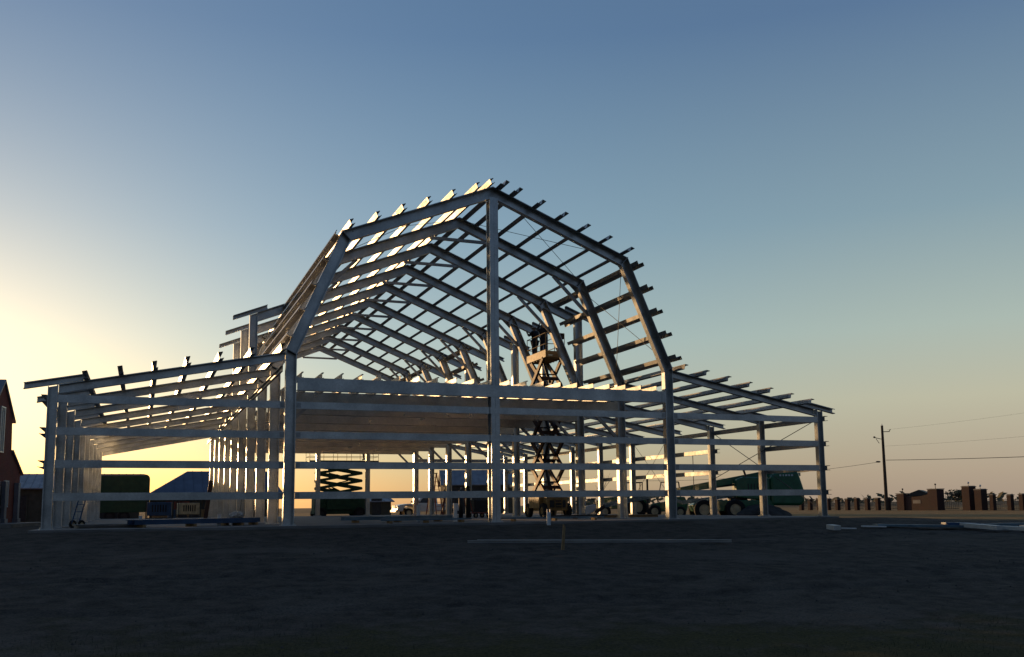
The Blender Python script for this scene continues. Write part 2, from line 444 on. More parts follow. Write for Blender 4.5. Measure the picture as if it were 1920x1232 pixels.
for i, y in enumerate(YS):
    for s in (-1, 1):
        dorm = i in (DORM_L if s < 0 else DORM_R)
        b = newbm()
        if dorm:
            fmember(b, O0, v2(O0.x, dz(O0.x)), I0, v2(I0.x, dz(I0.x)), y, BF, sgn=s)
        else:
            fmember(b, O0, O1, I0, I1, y, BF, sgn=s)
        c = link('column', b, STEEL, SB); base_plate(s * W1, y, c)
        # steep leg and upper rafter
        b = newbm()
        if dorm: fmember(b, O1, O2, I1, I2, y - .012, BF - .03, sgn=s)
        else: fmember(b, O1, O2, I1, I2, y, BF, sgn=s)
        link('steep_rafter', b, STEEL, SB)
        b = newbm(); fmember(b, O2, O3, I2, I3, y, BF, sgn=s); link('upper_rafter', b, STEEL, SB)
        for pa_, pb_ in (((O1, I1), (O2, I2)) if not dorm else ((O2, I2),)):
            e_ = (pb_ - pa_).normalized(); nn = v2(-e_.y, e_.x) * .011
            b = newbm(); plate(b, [v2(s * q.x, q.y) for q in (pa_ + nn - e_ * .02, pb_ + nn + e_ * .03, pb_ - nn + e_ * .03, pa_ - nn - e_ * .02)], y - BF / 2 - .012, y + BF / 2 + .006)
            link('joint_plate', b, STEEL2, SB)
        # splice plates at the knee and at the eave joint, ridge plate once
        b = newbm()
        if i > 0:
            k = .9
            plate(b, [v2(s * p.x, p.y) for p in (O2 + (O1 - O2).normalized() * .0, O2 + (O1 - O2).normalized() * .35, I2 + (O1 - O2).normalized() * .3, I2 + UD * .3, O2 + UD * .35)], y + BF / 2 + .002, y + BF / 2 + .012)
            link('knee_plate', b, STEEL, SB)
        else: b.free()
        if dorm:
            p0 = O2 - UD * .0; x1 = W1 - DC / 2
            b = newbm(); n0 = I2 + v2(.18, -.07)
            fmember(b, v2(x1, dz(x1)), O2 + v2(.02, -.008), v2(x1, dz(x1) - .44), n0, y + .012, BF - .03, sgn=s)
            link('dormer_rafter', b, STEEL, SB)
            b = newbm(); xa, xb = W1 - .62, W1 + .92
            fmember(b, v2(xa, dz(xa) + .21), v2(xb, dz(xb) + .21), v2(xa, dz(xa) + .01), v2(xb, dz(xb) + .01), y, .2, sgn=s)
            link('eave_outrigger', b, STEEL, SB)
        # lean-to
        xo = W1 + W2
        b = newbm(); fmember(b, v2(xo + DA / 2, 0), v2(xo + DA / 2, HA - .02), v2(xo - DA / 2, 0), v2(xo - DA / 2, HA + .04), y, .22, sgn=s)
        c = link('column', b, STEEL, SB); base_plate(s * xo, y, c, .42, .38)
        x0, x1 = W1 + DC / 2 + .01, xo - DA / 2 - .01
        z0, z1 = LT_B, LT_B - LS * (x1 - x0)
        b = newbm(); fmember(b, v2(x0, z0), v2(x1, z1), v2(x0, z0 - DR), v2(x1, z1 - DR), y, .2, sgn=s)
        link('lean_to_rafter', b, STEEL, SB)
        zt = lambda x: LT_B - LS * (x - x0)
        b = newbm(); xa, xb = xo - .85, xo + .82
        fmember(b, v2(xa, zt(xa) + .215), v2(xb, zt(xb) + .215), v2(xa, zt(xa) + .012), v2(xb, zt(xb) + .012), y, .18, sgn=s)
        link('eave_outrigger', b, STEEL, SB)
        if i > 0:
            # knee brace in the gambrel corner, and under the floor beam
            pa = O2 + (O3 - O2) * .225; pa = v2(pa.x - .12, pa.y - .40); pb = O2 + (O1 - O2) * .33; pb = v2(pb.x - .36, pb.y - .10)
            b = newbm(); bar(b, (s * pa.x, y, pa.y), (s * pb.x, y, pb.y), .09, .13); link('knee_brace', b, STEEL2, SB)
            b = newbm(); bar(b, (s * (W1 - .2), y, 3.45), (s * (W1 - 1.32), y, ZF0 - .005), .09, .13); link('knee_brace', b, STEEL2, SB)
    # floor beam: channel turned with its web to the street
    b = newbm(); xe = W1 - DC / 2 - .02
    pr = C_prof(.2, ZF1 - ZF0, .03, .008)
    profile(b, (-xe, y - .16, ZF0), (xe, y - .16, ZF0), pr, side=(0, 1, 0))
    if i > 0: box(b, (0, y - .15, ZF0 - .017), (2 * xe, .34, .030))
    if i == 0:
        for s in (-1, 1):
            box(b, (s * (xe - .10), y - .166, (ZF0 + ZF1) / 2), (.16, .008, ZF1 - ZF0 - .03))
            for k in range(6):
                for q in (-.04, .04): tube(b, (s * (xe - .10) + q, y - .185, ZF0 + .06 + k * .065), (s * (xe - .10) + q, y - .168, ZF0 + .06 + k * .065), .012, 6)
    link('floor_beam', b, STEEL if i == 0 else STEEL_WARM, SB)
    if i > 0:
        zc = HR - .98
        b = newbm(); hx = 1.25
        bar(b, (-hx, y - .03, zc), (hx, y - .03, zc), .10, .12); link('collar_tie', b, STEEL2, SB)

# centre column of the front gable (two channels, seam down the middle) and of the rear wall
def dbl_column(x, y, h, parent, w=.33, d=.40, name='gable_column'):
    b = newbm()
    for s in (-1, 1):
        pts = [(s * .003, -d / 2), (s * w / 2, -d / 2), (s * w / 2, -d / 2 + .03), (s * (w / 2 - .008), -d / 2 + .03), (s * (w / 2 - .008), -d / 2 + .008), (s * .011, -d / 2 + .008),
               (s * .011, d / 2 - .008), (s * (w / 2 - .008), d / 2 - .008), (s * (w / 2 - .008), d / 2 - .03), (s * w / 2, d / 2 - .03), (s * w / 2, d / 2), (s * .003, d / 2)]
        prism(b, [(x + p, y + q, 0) for p, q in pts], (0, 0, h))
    c = link(name, b, STEEL, parent); base_plate(x, y, c, .5, .55)
dbl_column(0.02, 0.06, I3.y - .01, SB)
dbl_column(0.0, Y9, ZF0 - .01, SB, .30, .3, 'rear_column')
dbl_column(3.65, Y9, ZF0 - .01, SB, .30, .3, 'rear_column')

# floor joists
NJ = 21
for k in range(NJ):
    x = -6.98 + k * (13.7 / (NJ - 1))
    b = newbm(); profile(b, (x, -.17, ZF1 + .003), (x, Y9 + .12, ZF1 + .003), C_prof(.06, .2), side=(1, 0, 0)); link('floor_joist', b, STEEL2, SB)

# purlins
Ya, Yb = -.66, Y9 + .6
def purlin(x, z, up, y0, y1, side, name='purlin', d=.22, h=.15, sec='Z'):
    b = newbm()
    P_ = Z_prof if sec == 'Z' else C_prof
    profile(b, (x, y0, z), (x, y1, z), P_(h, d), up=up, side=side)
    # lapped second length: the ends step
    profile(b, (x + up[0] * .012, y0 + .17, z + up[2] * .012), (x + up[0] * .012, y0 + .9, z + up[2] * .012), P_(h - .02, d - .03), up=up, side=side)
    link(name, b, STEEL2, SB)
for s in (-1, 1):
    n = Vector((s * -UD.y * -1, 0, 0))
    nu = Vector((s * UD.y, 0, -UD.x)).normalized()
    if nu.z < 0: nu = -nu
    for f in (.045, .14, .305, .47, .635, .80, .965):
        p = O3 + (O2 - O3) * f
        purlin(s * p.x + nu.x * .004, p.y + nu.z * .004, nu, Ya, Yb, (1, 0, 0), sec='C' if s < 0 else 'Z', d=.18 if s < 0 else .22)
    LDv = (O1 - O2).normalized(); nl = Vector((s * -LDv.y, 0, LDv.x)).normalized()
    if nl.x * s < 0: nl = -nl
    segs = ((Ya, YS[3] + .2), (YS[5] - .2, Yb)) if s < 0 else ((Ya, YS[2] - .45), (YS[5] - .35, YS[6] + .3), (YS[7] - .3, Yb))
    for f in (.09, .30, .51, .715, .93):
        p = O2 + (O1 - O2) * f
        for a, c in segs:
            purlin(s * p.x + nl.x * .004, p.y + nl.z * .004, nl, a, c, (0, 0, 1) if s < 0 else (0, 0, -1), 'steep_purlin', sec='C' if s < 0 else 'Z')
    nr = Vector((s * LS, 0, 1)).normalized()
    for f in (.055, .19, .328, .466, .603, .742, .88):
        x = W1 + W2 * f; z = LT_B - LS * (x - W1 - DC / 2)
        purlin(s * x, z + .006, nr, Ya, Yb, (1, 0, 0), sec='C' if s < 0 else 'Z')
b = newbm(); profile(b, (-W1 - DC / 2 - .12, -.3, 5.13), (-W1 - DC / 2 - .12, Yb, 5.13), C_prof(.08, .2), side=(-1, 0, 0)); link('eave_strut', b, STEEL2, SB)

# wall girts, front
GZ = (1.0, 2.0109, 3.0243, 4.0324)
GP = C_prof(.08, .24, .025)
xo = W1 + W2
for z in GZ:
    for a, c in ((-xo + DA / 2 + .01, -W1 - DC / 2 - .01), (-W1 + DC / 2 + .01, -.19), (.21, W1 - DC / 2 - .01), (W1 + DC / 2 + .01, xo - DA / 2 - .01)):
        b = newbm(); profile(b, (a, -.105, z - .12), (c, -.105, z - .12), GP, side=(0, 1, 0)); link('wall_girt', b, STEEL, SB)
for xc, hw in ((-W1 - DC / 2, -.09), (-W1 + DC / 2, .09), (W1 - DC / 2, -.09), (W1 + DC / 2, .09)):
    for z in GZ:
        b = newbm(); box(b, (xc + hw, -.111, z), (.15, .006, .17))
        for i_ in (-1, 1):
            for j_ in (-1, 1): tube(b, (xc + hw + i_ * .04, -.128, z + j_ * .05), (xc + hw + i_ * .04, -.110, z + j_ * .05), .012, 6)
        link('girt_clip', b, STEEL2, SB)
# girt clips over the centre column (girts pass in front of it)
for z in GZ:
    b = newbm(); box(b, (.01, -.150, z), (.40, .006, .236)); link('girt_splice', b, STEEL, SB)
# side walls
def side_girt(s, z, y0, y1):
    x = s * (xo + DA / 2 + .008)
    b = newbm(); profile(b, (x, y0, z - .1), (x, y1, z - .1), C_prof(.16, .2, .02), side=(s, 0, 0)); link('side_girt', b, STEEL2, SB)
for z in GZ[1:]: side_girt(-1, z, -.22, Y9 + .2)
side_girt(1, GZ[0], -.22, .9)
side_girt(1, GZ[1], -.22, YS[1] + .2); side_girt(1, GZ[2], -.22, YS[1] + .2)
side_girt(1, GZ[3] + .05, -.22, Y9 + .2)
side_girt(1, GZ[1] + .1, YS[2] - .3, Y9 + .2); side_girt(1, GZ[2] + .15, YS[2] - .3, Y9 + .2)
b = newbm(); profile(b, (W1 + .2, Y9 + .1, GZ[3] - .1), (xo - .15, Y9 + .1, GZ[3] - .1), GP, side=(0, 1, 0)); link('wall_girt', b, STEEL2, SB)
# bracing rods
def rod(p, q, r=.011, name='brace_rod'):
    b = newbm(); tube(b, p, q, r, 6); link(name, b, ROD, SB)
L2 = lambda a, c, t: a + (c - a) * t
for s in (-1, 1):
    f = lambda p, y, dx=0: (s * (p.x - dx), y, p.y - .1)
    rod(f(L2(O3, O2, .12), .1), f(L2(O3, O2, .95), YS[1] - .1)); rod(f(L2(O3, O2, .03), YS[1] - .1), f(L2(O3, O2, .93), .1))
    if s > 0:
        rod(f(L2(O2, O1, .06), .1, .3), f(L2(O2, O1, .95), YS[1] - .1, .3)); rod(f(L2(O2, O1, .08), YS[1] - .1, .3), f(L2(O2, O1, .84), .1, .3))
rod((xo, .12, 4.05), (xo, YS[2], 1.75), .016); rod((xo, .12, .3), (xo, YS[2] - .1, 4.1), .016)
rod((xo, YS[3], 4.2), (xo, YS[4], .9)); rod((xo, YS[3], 1.0), (xo, YS[4], 4.2))
rod((xo + .2, (YS[2] + YS[3]) / 2, .9), (xo + .2, (YS[2] + YS[3]) / 2, 3.3), .02, 'sag_rod')
rod((-W1, YS[3] + .1, .5), (-W1, YS[4], 4.2)); rod((-W1, YS[3] + .1, 4.2), (-W1, YS[4], .5))
#@@REST
# ------------------------------------------------------------------ people
def skin_mesh(name, joints, edges, radii, material, parent, root=0, sub=2):
    b = newbm(); vs = [b.verts.new(j) for j in joints]
    for a, c in edges: b.edges.new((vs[a], vs[c]))
    ly = b.verts.layers.skin.verify(); b.verts.ensure_lookup_table()
    for i, v in enumerate(list(b.verts)):
        r = radii[i]; v[ly].radius = (r, r) if not isinstance(r, tuple) else r; v[ly].use_root = (i == root)
    me = bpy.data.meshes.new(name); b.to_mesh(me); b.free()
    o = bpy.data.objects.new(name, me); COL.objects.link(o); me.materials.append(material)
    md = o.modifiers.new('skin', 'SKIN'); md.use_smooth_shade = True
    o.modifiers.new('subd', 'SUBSURF').levels = sub; o.modifiers['subd'].render_levels = sub
    o.parent = parent
    return o
def ellipsoid(b, c, r, seg=14, rings=9, zmin=-1.0):
    T = Matrix.Translation(c) @ Matrix.Diagonal((*r, 1))
    res = bmesh.ops.create_uvsphere(b, u_segments=seg, v_segments=rings, radius=1, matrix=T)
    if zmin > -1:
        kill = [v for v in res['verts'] if (v.co.z - c[2]) / r[2] < zmin - 1e-6]
        bmesh.ops.delete(b, geom=kill, context='VERTS')
def person(label, loc, rz, pose, group=None, coat=CLOTHD, legs=DENIM):
    """pose: dict of joint positions in metres, x right, y forward, z up, feet at z=0"""
    t = thing('person', label, 'person', loc, rz, group)
    P = dict(hip=(0, 0, .93), waist=(0, 0, 1.06), chest=(0, .01, 1.28), neck=(0, 0, 1.45), head=(0, .02, 1.60), top=(0, .01, 1.70),
             shl=(-.19, 0, 1.41), ell=(-.25, -.02, 1.13), wrl=(-.24, .10, .90), shr=(.19, 0, 1.41), elr=(.25, -.02, 1.13), wrr=(.24, .10, .90),
             hl=(-.09, 0, .90), kl=(-.10, .03, .50), al=(-.11, -.03, .09), tl=(-.12, .14, .035), hr=(.09, 0, .90), kr=(.10, .03, .50), ar=(.11, -.03, .09), tr=(.12, .14, .035))
    P.update(pose)
    K = ['hip', 'waist', 'chest', 'neck', 'head', 'top', 'shl', 'ell', 'wrl', 'shr', 'elr', 'wrr', 'hl', 'kl', 'al', 'tl', 'hr', 'kr', 'ar', 'tr']
    E = [(0, 1), (1, 2), (2, 3), (3, 4), (4, 5), (2, 6), (6, 7), (7, 8), (2, 9), (9, 10), (10, 11), (0, 12), (12, 13), (13, 14), (14, 15), (0, 16), (16, 17), (17, 18), (18, 19)]
    Rr = [.13, .125, .15, .055, .085, .06, .065, .045, .03, .065, .045, .03, .085, .055, .038, .03, .085, .055, .038, .03]
    J = [Vector(P[k]) for k in K]; rad = list(Rr)
    # hands: palm and five fingers on each wrist
    for w_, e_ in ((8, 7), (11, 10)):
        d = (J[w_] - J[e_]).normalized(); s = d.cross(Vector((0, 0, 1)));
        if s.length < .2: s = d.cross(Vector((1, 0, 0)))
        s.normalize(); n = s.cross(d)
        pi = len(J); J.append(J[w_] + d * .075); rad.append(.030); E.append((w_, pi))
        for k, (o_, ln) in enumerate(((-.030, .07), (-.010, .082), (.010, .078), (.028, .062))):
            a = len(J); J.append(J[pi] + d * .03 + s * o_); rad.append(.011); E.append((pi, a))
            c = len(J); J.append(J[a] + d * ln * .55 + n * .008); rad.append(.009); E.append((a, c))
            f = len(J); J.append(J[c] + d * ln * .35 + n * .03); rad.append(.008); E.append((c, f))
        a = len(J); J.append(J[w_] + d * .045 - s * .045); rad.append(.012); E.append((pi, a))
        c = len(J); J.append(J[a] + d * .04 - s * .012 + n * .02); rad.append(.010); E.append((a, c))
    skin_mesh('body', J, E, rad, SKIN, t, 0, 1)
    # face details on the head: nose, brow, ears
    b = newbm(); h = Vector(P['head'])
    prism(b, [h + Vector((-.014, .085, -.03)), h + Vector((.014, .085, -.03)), h + Vector((0, .082, .02))], (0, .022, -.006))
    for s in (-1, 1):
        ellipsoid(b, h + Vector((s * .088, 0, -.005)), (.012, .02, .032), 8, 6)
    link('face', b, SKIN, t, smooth=True)
    b = newbm()
    for s in (-1, 1): ellipsoid(b, h + Vector((s * .032, .082, .022)), (.012, .008, .008), 8, 6)
    link('eyes', b, BLACK, t, smooth=True)
    def sub(name, keys, edges, r, m):
        skin_mesh(name, [Vector(P[k]) for k in keys], edges, r, m, t, 0, 1)
    sub('jacket', ['waist', 'chest', 'neck', 'shl', 'ell', 'wrl', 'shr', 'elr', 'wrr', 'hip'], [(0, 1), (1, 2), (1, 3), (3, 4), (4, 5), (1, 6), (6, 7), (7, 8), (0, 9)],
        [.155, .18, .085, .09, .065, .05, .09, .065, .05, .165], coat)
    sub('trousers', ['hip', 'hl', 'kl', 'al', 'hr', 'kr', 'ar'], [(0, 1), (1, 2), (2, 3), (0, 4), (4, 5), (5, 6)], [.15, .105, .078, .062, .105, .078, .062], legs)
    for a, c in (('al', 'tl'), ('ar', 'tr')):
        sub('boot', [a, c], [(0, 1)], [.055, .048], BLACK)
    b = newbm(); ellipsoid(b, (h.x, h.y - .005, h.z + .035), (.115, .135, .105), 16, 10, 0.0)
    bar(b, (h.x, h.y + .10, h.z + .04), (h.x, h.y + .175, h.z + .03), .15, .012)
    hat = link('hard_hat', b, HATM, t, smooth=True); hat.modifiers.new('solid', 'SOLIDIFY').thickness = .006
    return t

# ------------------------------------------------------------------ machines
def wheel(parent, c, r, wd, ax='y', rim=CREAM):
    """tyre with a rim as its child; axle along x or y"""
    b = newbm(); d = Vector((0, 1, 0)) if ax == 'y' else Vector((1, 0, 0)); c = Vector(c)
    seg = 24; prof_ = [(.55, .5), (.93, .5), (1, .36), (1, -.36), (.93, -.5), (.55, -.5)]
    s = Vector((0, 0, 1)); q = d.cross(s); rings = []
    for i in range(seg):
        t = 2 * math.pi * i / seg; o = s * math.cos(t) + q * math.sin(t)
        rings.append([b.verts.new(c + o * r * a + d * wd * z) for a, z in prof_])
    for i in range(seg):
        A, B = rings[i], rings[(i + 1) % seg]
        for k in range(len(prof_)): b.faces.new((A[k], A[(k + 1) % 6], B[(k + 1) % 6], B[k]))
    for i in range(0, seg):
        t = 2 * math.pi * (i + .5) / seg; o = s * math.cos(t) + q * math.sin(t)
        box(b, c + o * r * .985 + d * (wd * .22 * (1 if i % 2 else -1)), (.04, .04, .04))
    ty = link('wheel', b, BLACK, parent)
    b = newbm(); tube(b, c - d * wd * .38, c + d * wd * .38, r * .56, 20); tube(b, c - d * wd * .46, c + d * wd * .46, r * .2, 10); link('rim', b, rim, ty)
    return ty

ARM_W, ARM_H = .06, .15
def scissor_lift(label, loc, rz, L, W, base_h, deck_z, stages, col, body_col, rail_col, wr=.33, ext=0, platL=None, platW=None, boxy=False):
    """long side along local y; stages of crossed arms fold in the local y-z plane"""
    t = thing('scissor_lift', label, 'scissor lift', loc, rz)
    b = newbm(); box(b, (0, 0, (base_h + wr * .75) / 2 + .12), (W * .74, L * .92, base_h - wr * .75 - .1 + .2))
    ch = link('chassis', b, body_col, t, bevel=.03)
    for s in (-1, 1):
        b = newbm(); box(b, (s * W * .43, 0, base_h * .68), (W * .15, L * .5, base_h * .5))
        for k in range(4): box(b, (s * (W * .505), -L * .18 + k * L * .12, base_h * .72), (.012, L * .07, base_h * .2))
        link('engine_box', b, body_col, ch, bevel=.02)
    b = newbm(); box(b, (0, -L * .46 - .03, base_h * .62), (W * .55, .06, base_h * .32)); link('end_panel', b, DARK, ch)
    b = newbm()
    for k in range(5): box(b, (0, -L * .46 - .11, .22 + k * base_h * .16), (.36, .03, .03))
    for s in (-1, 1): box(b, (s * .18, -L * .46 - .11, base_h * .5), (.03, .03, base_h * .85))
    link('step_ladder', b, rail_col, ch)
    for sx in (-1, 1):
        for sy in (-1, 1): wheel(t, (sx * (W / 2 - .10), sy * L * .36, wr), wr, .2, 'x', rail_col)
    # arms
    H = deck_z - .12 - base_h; h = H / stages; z = base_h
    span = L * .82 if h < .7 else math.sqrt(max(.2, (L * .85) ** 2 - h * h))
    for k in range(stages):
        for s in (-1, 1):
            for sx in (-1, 1):
                b = newbm(); xo_ = sx * (W * .34 - (0.05 if s > 0 else 0))
                y0, y1 = -s * span / 2, s * span / 2
                bar(b, (xo_, y0, z), (xo_, y1, z + h), .045, .13, up=(1, 0, 0)) if False else bar(b, (xo_, y0, z), (xo_, y1, z + h), ARM_W, ARM_H)
                link('scissor_arm', b, col, t)
        for yy, zz in ((0, z + h / 2), (-span / 2, z + h), (span / 2, z + h)):
            b = newbm(); tube(b, (-W * .36, yy, zz), (W * .36, yy, zz), .035, 8); link('pivot_pin', b, DARK, t)
        z += h
    for k in range(stages):
        b = newbm(); zz = base_h + k * h; sg = 1 if k % 2 else -1
        tube(b, (0, sg * span * .30, zz + h * .15), (0, -sg * span * .05, zz + h * .8), .07, 10); tube(b, (0, -sg * span * .05, zz + h * .8), (0, -sg * span * .22, zz + h * 1.05), .045, 10); link('stage_cylinder', b, DARK, t)
        b = newbm(); bar(b, (-W * .30, sg * span * .25, zz + h * .3), (W * .30, sg * span * .25, zz + h * .3), .12, .16); link('cross_beam', b, col, t)
    b = newbm(); tube(b, (0, -span * .2, base_h + .1), (0, span * .12, base_h + h * 1.1), .06, 10); tube(b, (0, span * .12, base_h + h * 1.1), (0, span * .22, base_h + h * 1.4), .04, 10); link('lift_cylinder', b, DARK, t)
    PL = platL or L; PW = platW or W
    y0, y1 = -PL / 2 - ext, PL / 2
    b = newbm(); box(b, (0, (y0 + y1) / 2, deck_z - .06), (PW, y1 - y0, .10))
    for k in range(int((y1 - y0) / .35)): box(b, (0, y0 + .2 + k * .35, deck_z - .13), (PW * .9, .05, .05))
    pf = link('platform', b, body_col if not boxy else DARK, t)
    for sx, sy in ((-1, 0), (1, 0), (0, -1), (0, 1)):
        b = newbm()
        if sx: box(b, (sx * (PW / 2 - .012), (y0 + y1) / 2, deck_z + .12), (.02, y1 - y0, .26))
        else: box(b, (0, y0 + .012 if sy < 0 else y1 - .012, deck_z + .10), (PW - .05, .02, .20))
        link('toe_board', b, rail_col, pf)
    for sx in (-1, 1):
        b = newbm(); x = sx * (PW / 2 - .03)
        for zz in (.55, 1.08): tube(b, (x, y0 + .03, deck_z + zz), (x, y1 - .03, deck_z + zz), .02, 6)
        n = max(2, int((y1 - y0) / .9))
        for k in range(n + 1): tube(b, (x, y0 + .03 + k * (y1 - y0 - .06) / n, deck_z), (x, y0 + .03 + k * (y1 - y0 - .06) / n, deck_z + 1.08), .02, 6)
        link('guard_rail', b, rail_col, pf)
    for yy in (y0 + .03, y1 - .03):
        b = newbm()
        for zz in (.55, 1.08): tube(b, (-PW / 2 + .03, yy, deck_z + zz), (PW / 2 - .03, yy, deck_z + zz), .02, 6)
        link('guard_rail', b, rail_col, pf)
    b = newbm(); box(b, (PW / 2 - .12, y0 + .12, deck_z + .95), (.18, .12, .26)); link('control_box', b, DARK, pf)
    return t

ARM_W, ARM_H = .10, .20
scissor_lift('tall tan scissor lift raised high between the right-hand frames with workers on top', (6.5, 10.15, 0), 0, 2.5, 1.45, 1.05, 7.78, 5, RUST, ORANGE, ORANGE, .34, 0, 2.4, 1.05)
person('dark clothed worker with helmet at the far left of the high lift platform, back turned', (6.25, 10.9, 7.79), R(25), dict(ell=(-.30, .12, 1.22), wrl=(-.2, .30, 1.38), elr=(.30, .10, 1.2), wrr=(.18, .32, 1.30), head=(0, .05, 1.59), top=(0, .05, 1.69)))
person('worker in dark jacket reaching up to the beam from the high lift platform', (6.35, 10.05, 7.79), R(-30), dict(ell=(-.30, .15, 1.45), wrl=(-.22, .25, 1.72), elr=(.32, .12, 1.50), wrr=(.24, .22, 1.78)))

ARM_W, ARM_H = .08, .20
gl = scissor_lift('dark green rough-terrain scissor lift half raised behind the rear wall columns', (2.0, 39.6, -.3), R(90), 4.1, 1.9, 1.75, 4.15, 4, DGREEN, DGREEN, DARK, .45, .55, 4.7, 1.8, True)
b = newbm(); box(b, (0, 0, 0), (4.6, .28, .05)); tag(link('scaffold_plank', b, WOOD), 'long plank laid across the rails of the green scissor lift', 'plank').location = (1.8, 39.2, 4.85)
person('worker in dark trousers standing on the plank over the green scissor lift', (.95, 39.2, 4.88), R(90), dict(kl=(-.10, .12, .5), al=(-.12, -.12, .09), tl=(-.12, .06, .035), kr=(.10, .10, .50), ar=(.11, .12, .09), tr=(.11, .29, .035), ell=(-.3, .15, 1.3), wrl=(-.2, .3, 1.5)))
person('worker stooping at the right end of the green scissor lift deck', (3.95, 39.55, 4.16), R(100), dict(waist=(0, -.02, 1.06), chest=(0, .16, 1.22), neck=(0, .28, 1.33), head=(0, .36, 1.42), top=(0, .40, 1.50), shl=(-.19, .24, 1.28), shr=(.19, .24, 1.28), ell=(-.22, .34, 1.02), wrl=(-.16, .42, .80), elr=(.22, .34, 1.02), wrr=(.16, .42, .80), head2=None) if False else
       dict(chest=(0, .16, 1.22), neck=(0, .28, 1.33), head=(0, .36, 1.42), top=(0, .40, 1.50), shl=(-.19, .24, 1.28), shr=(.19, .24, 1.28), ell=(-.22, .34, 1.02), wrl=(-.16, .42, .80), elr=(.22, .34, 1.02), wrr=(.16, .42, .80)))

# articulated boom lift, local x runs along the machine
def boom_lift():
    t = thing('boom_lift', 'large green boom lift with its boom lowered, parked beside the right lean-to', 'boom lift', (19.6, 13.2, -.3), R(-24))
    b = newbm(); prism(b, [(-2.6, -1.0, .45), (1.6, -1.0, .45), (1.75, -1.0, .8), (1.5, -1.0, 1.05), (-2.3, -1.0, 1.05), (-2.75, -1.0, .8)], (0, 2.0, 0)); link('chassis', b, GREEN, t, bevel=.03)
    for x in (-2.15, .0 + .75):
        for y in (-1.12, 1.12): wheel(t, (x - (.0 if x < 0 else 1.2), y, .55), .55, .38, 'y', CREAM)
    b = newbm(); tube(b, (-.1, 0, 1.03), (-.1, 0, 1.22), .55, 20); link('turntable', b, DARK, t)
    b = newbm(); prism(b, [(-.3, -.95, 1.22), (1.55, -.95, 1.0), (1.55, -.95, 2.25), (.1, -.95, 2.35), (-.3, -.95, 2.2)], (0, .75, 0)); ec = link('engine_cover', b, GREEN, t, bevel=.05)
    b = newbm()
    for k in range(6): box(b, (.35 + k * .17, -.958, 1.75), (.05, .012, .42))
    link('vent', b, DARK, ec)
    b = newbm(); prism(b, [(-.2, .2, 1.22), (1.55, .2, 1.0), (1.55, .2, 2.2), (-.2, .2, 2.2)], (0, .75, 0)); link('engine_cover', b, GREEN, t, bevel=.05)
    b = newbm(); prism(b, [(1.56, -1.05, .75), (3.2, -1.05, .72), (3.42, -1.05, .95), (3.40, -1.05, 1.6), (3.22, -1.05, 2.25), (3.1, -1.05, 2.62), (1.9, -1.05, 2.62), (1.56, -1.05, 2.35)], (0, 2.1, 0)); cw = link('counterweight', b, GREEN, t, bevel=.14)
    b = newbm()
    for k, wd in enumerate((.10, .07, .12, .09, .11)): box(b, (2.12 + k * .16, -1.053, 2.40), (wd, .006, .10))
    link('decal', b, PVC, cw)
    b = newbm(); box(b, (3.28, 0, 2.45), (.12, 1.2, .18)); link('tail_lamp_bar', b, CREAM, cw)
    pz = lambda x: 2.62 - (2.0 - x) * .185
    b = newbm(); bar(b, (2.1, 0, 2.62), (-4.4, 0, pz(-4.4)), .34, .36); link('main_boom', b, GREEN, t, bevel=.02)
    b = newbm(); bar(b, (-4.3, 0, pz(-4.3)), (-7.6, 0, pz(-7.6)), .24, .26); link('telescopic_boom', b, BLUEG, t, bevel=.015)
    b = newbm(); bar(b, (-.2, .02, 1.35), (-3.2, .02, .95), .2, .2); bar(b, (-3.2, .02, .95), (-4.2, .02, pz(-4.2) - .1), .16, .18); link('lower_boom', b, BLUEG, t, bevel=.015)
    b = newbm(); tube(b, (.4, .25, 2.0), (-2.2, .25, pz(-2.2) - .12), .07, 10); link('lift_cylinder', b, DARK, t)
    b = newbm(); tube(b, (.35, -.5, 2.3), (.22, -.5, 2.72), .06, 8); tube(b, (.22, -.5, 2.72), (.05, -.5, 2.86), .055, 8); link('exhaust_pipe', b, DARK, t)
    b = newbm(); bar(b, (-7.5, 0, pz(-7.5)), (-8.1, 0, .45), .2, .2); box(b, (-8.55, 0, .32), (.9, 1.9, .08))
    for y in (-.95, .95):
        for z in (.75, 1.2): tube(b, (-9, y, z), (-8.1, y, z), .02, 6)
        for x in (-9, -8.1): tube(b, (x, y, .3), (x, y, 1.2), .02, 6)
    for x in (-9, -8.1):
        tube(b, (x, -.95, 1.2), (x, .95, 1.2), .02, 6); tube(b, (x, -.95, .75), (x, .95, .75), .02, 6)
    link('basket', b, DARK, t)
    b = newbm()
    pts = [(-8.95, -.98, .25), (-8.9, -.98, .55), (-8.65, -.98, .82), (-8.2, -.98, .92), (-8.05, -.98, .75), (-8.3, -.98, .45), (-8.7, -.98, .3)]
    prism(b, pts, (0, .5, 0)); link('basket_cover', b, WHITE, t, bevel=.06)
boom_lift()
# loose soil heap behind its tail
b = newbm()
res = bmesh.ops.create_icosphere(b, subdivisions=4, radius=1)
for v in b.verts:
    k = 1 + (vnoise(v.co.x * 3 + 7, v.co.y * 3) - .5) * .35 + (vnoise(v.co.x * 9, v.co.z * 9 + v.co.y * 7) - .5) * .1
    v.co = Vector((v.co.x * 1.7 * k, v.co.y * 1.2 * k, max(v.co.z, -.1) * .75 * k))
o = link('soil_heap', b, SOILP, smooth=True); o.location = (19.9, 11.2, -.3); tag(o, 'low dark heap of soil behind the green boom lift', 'soil heap')

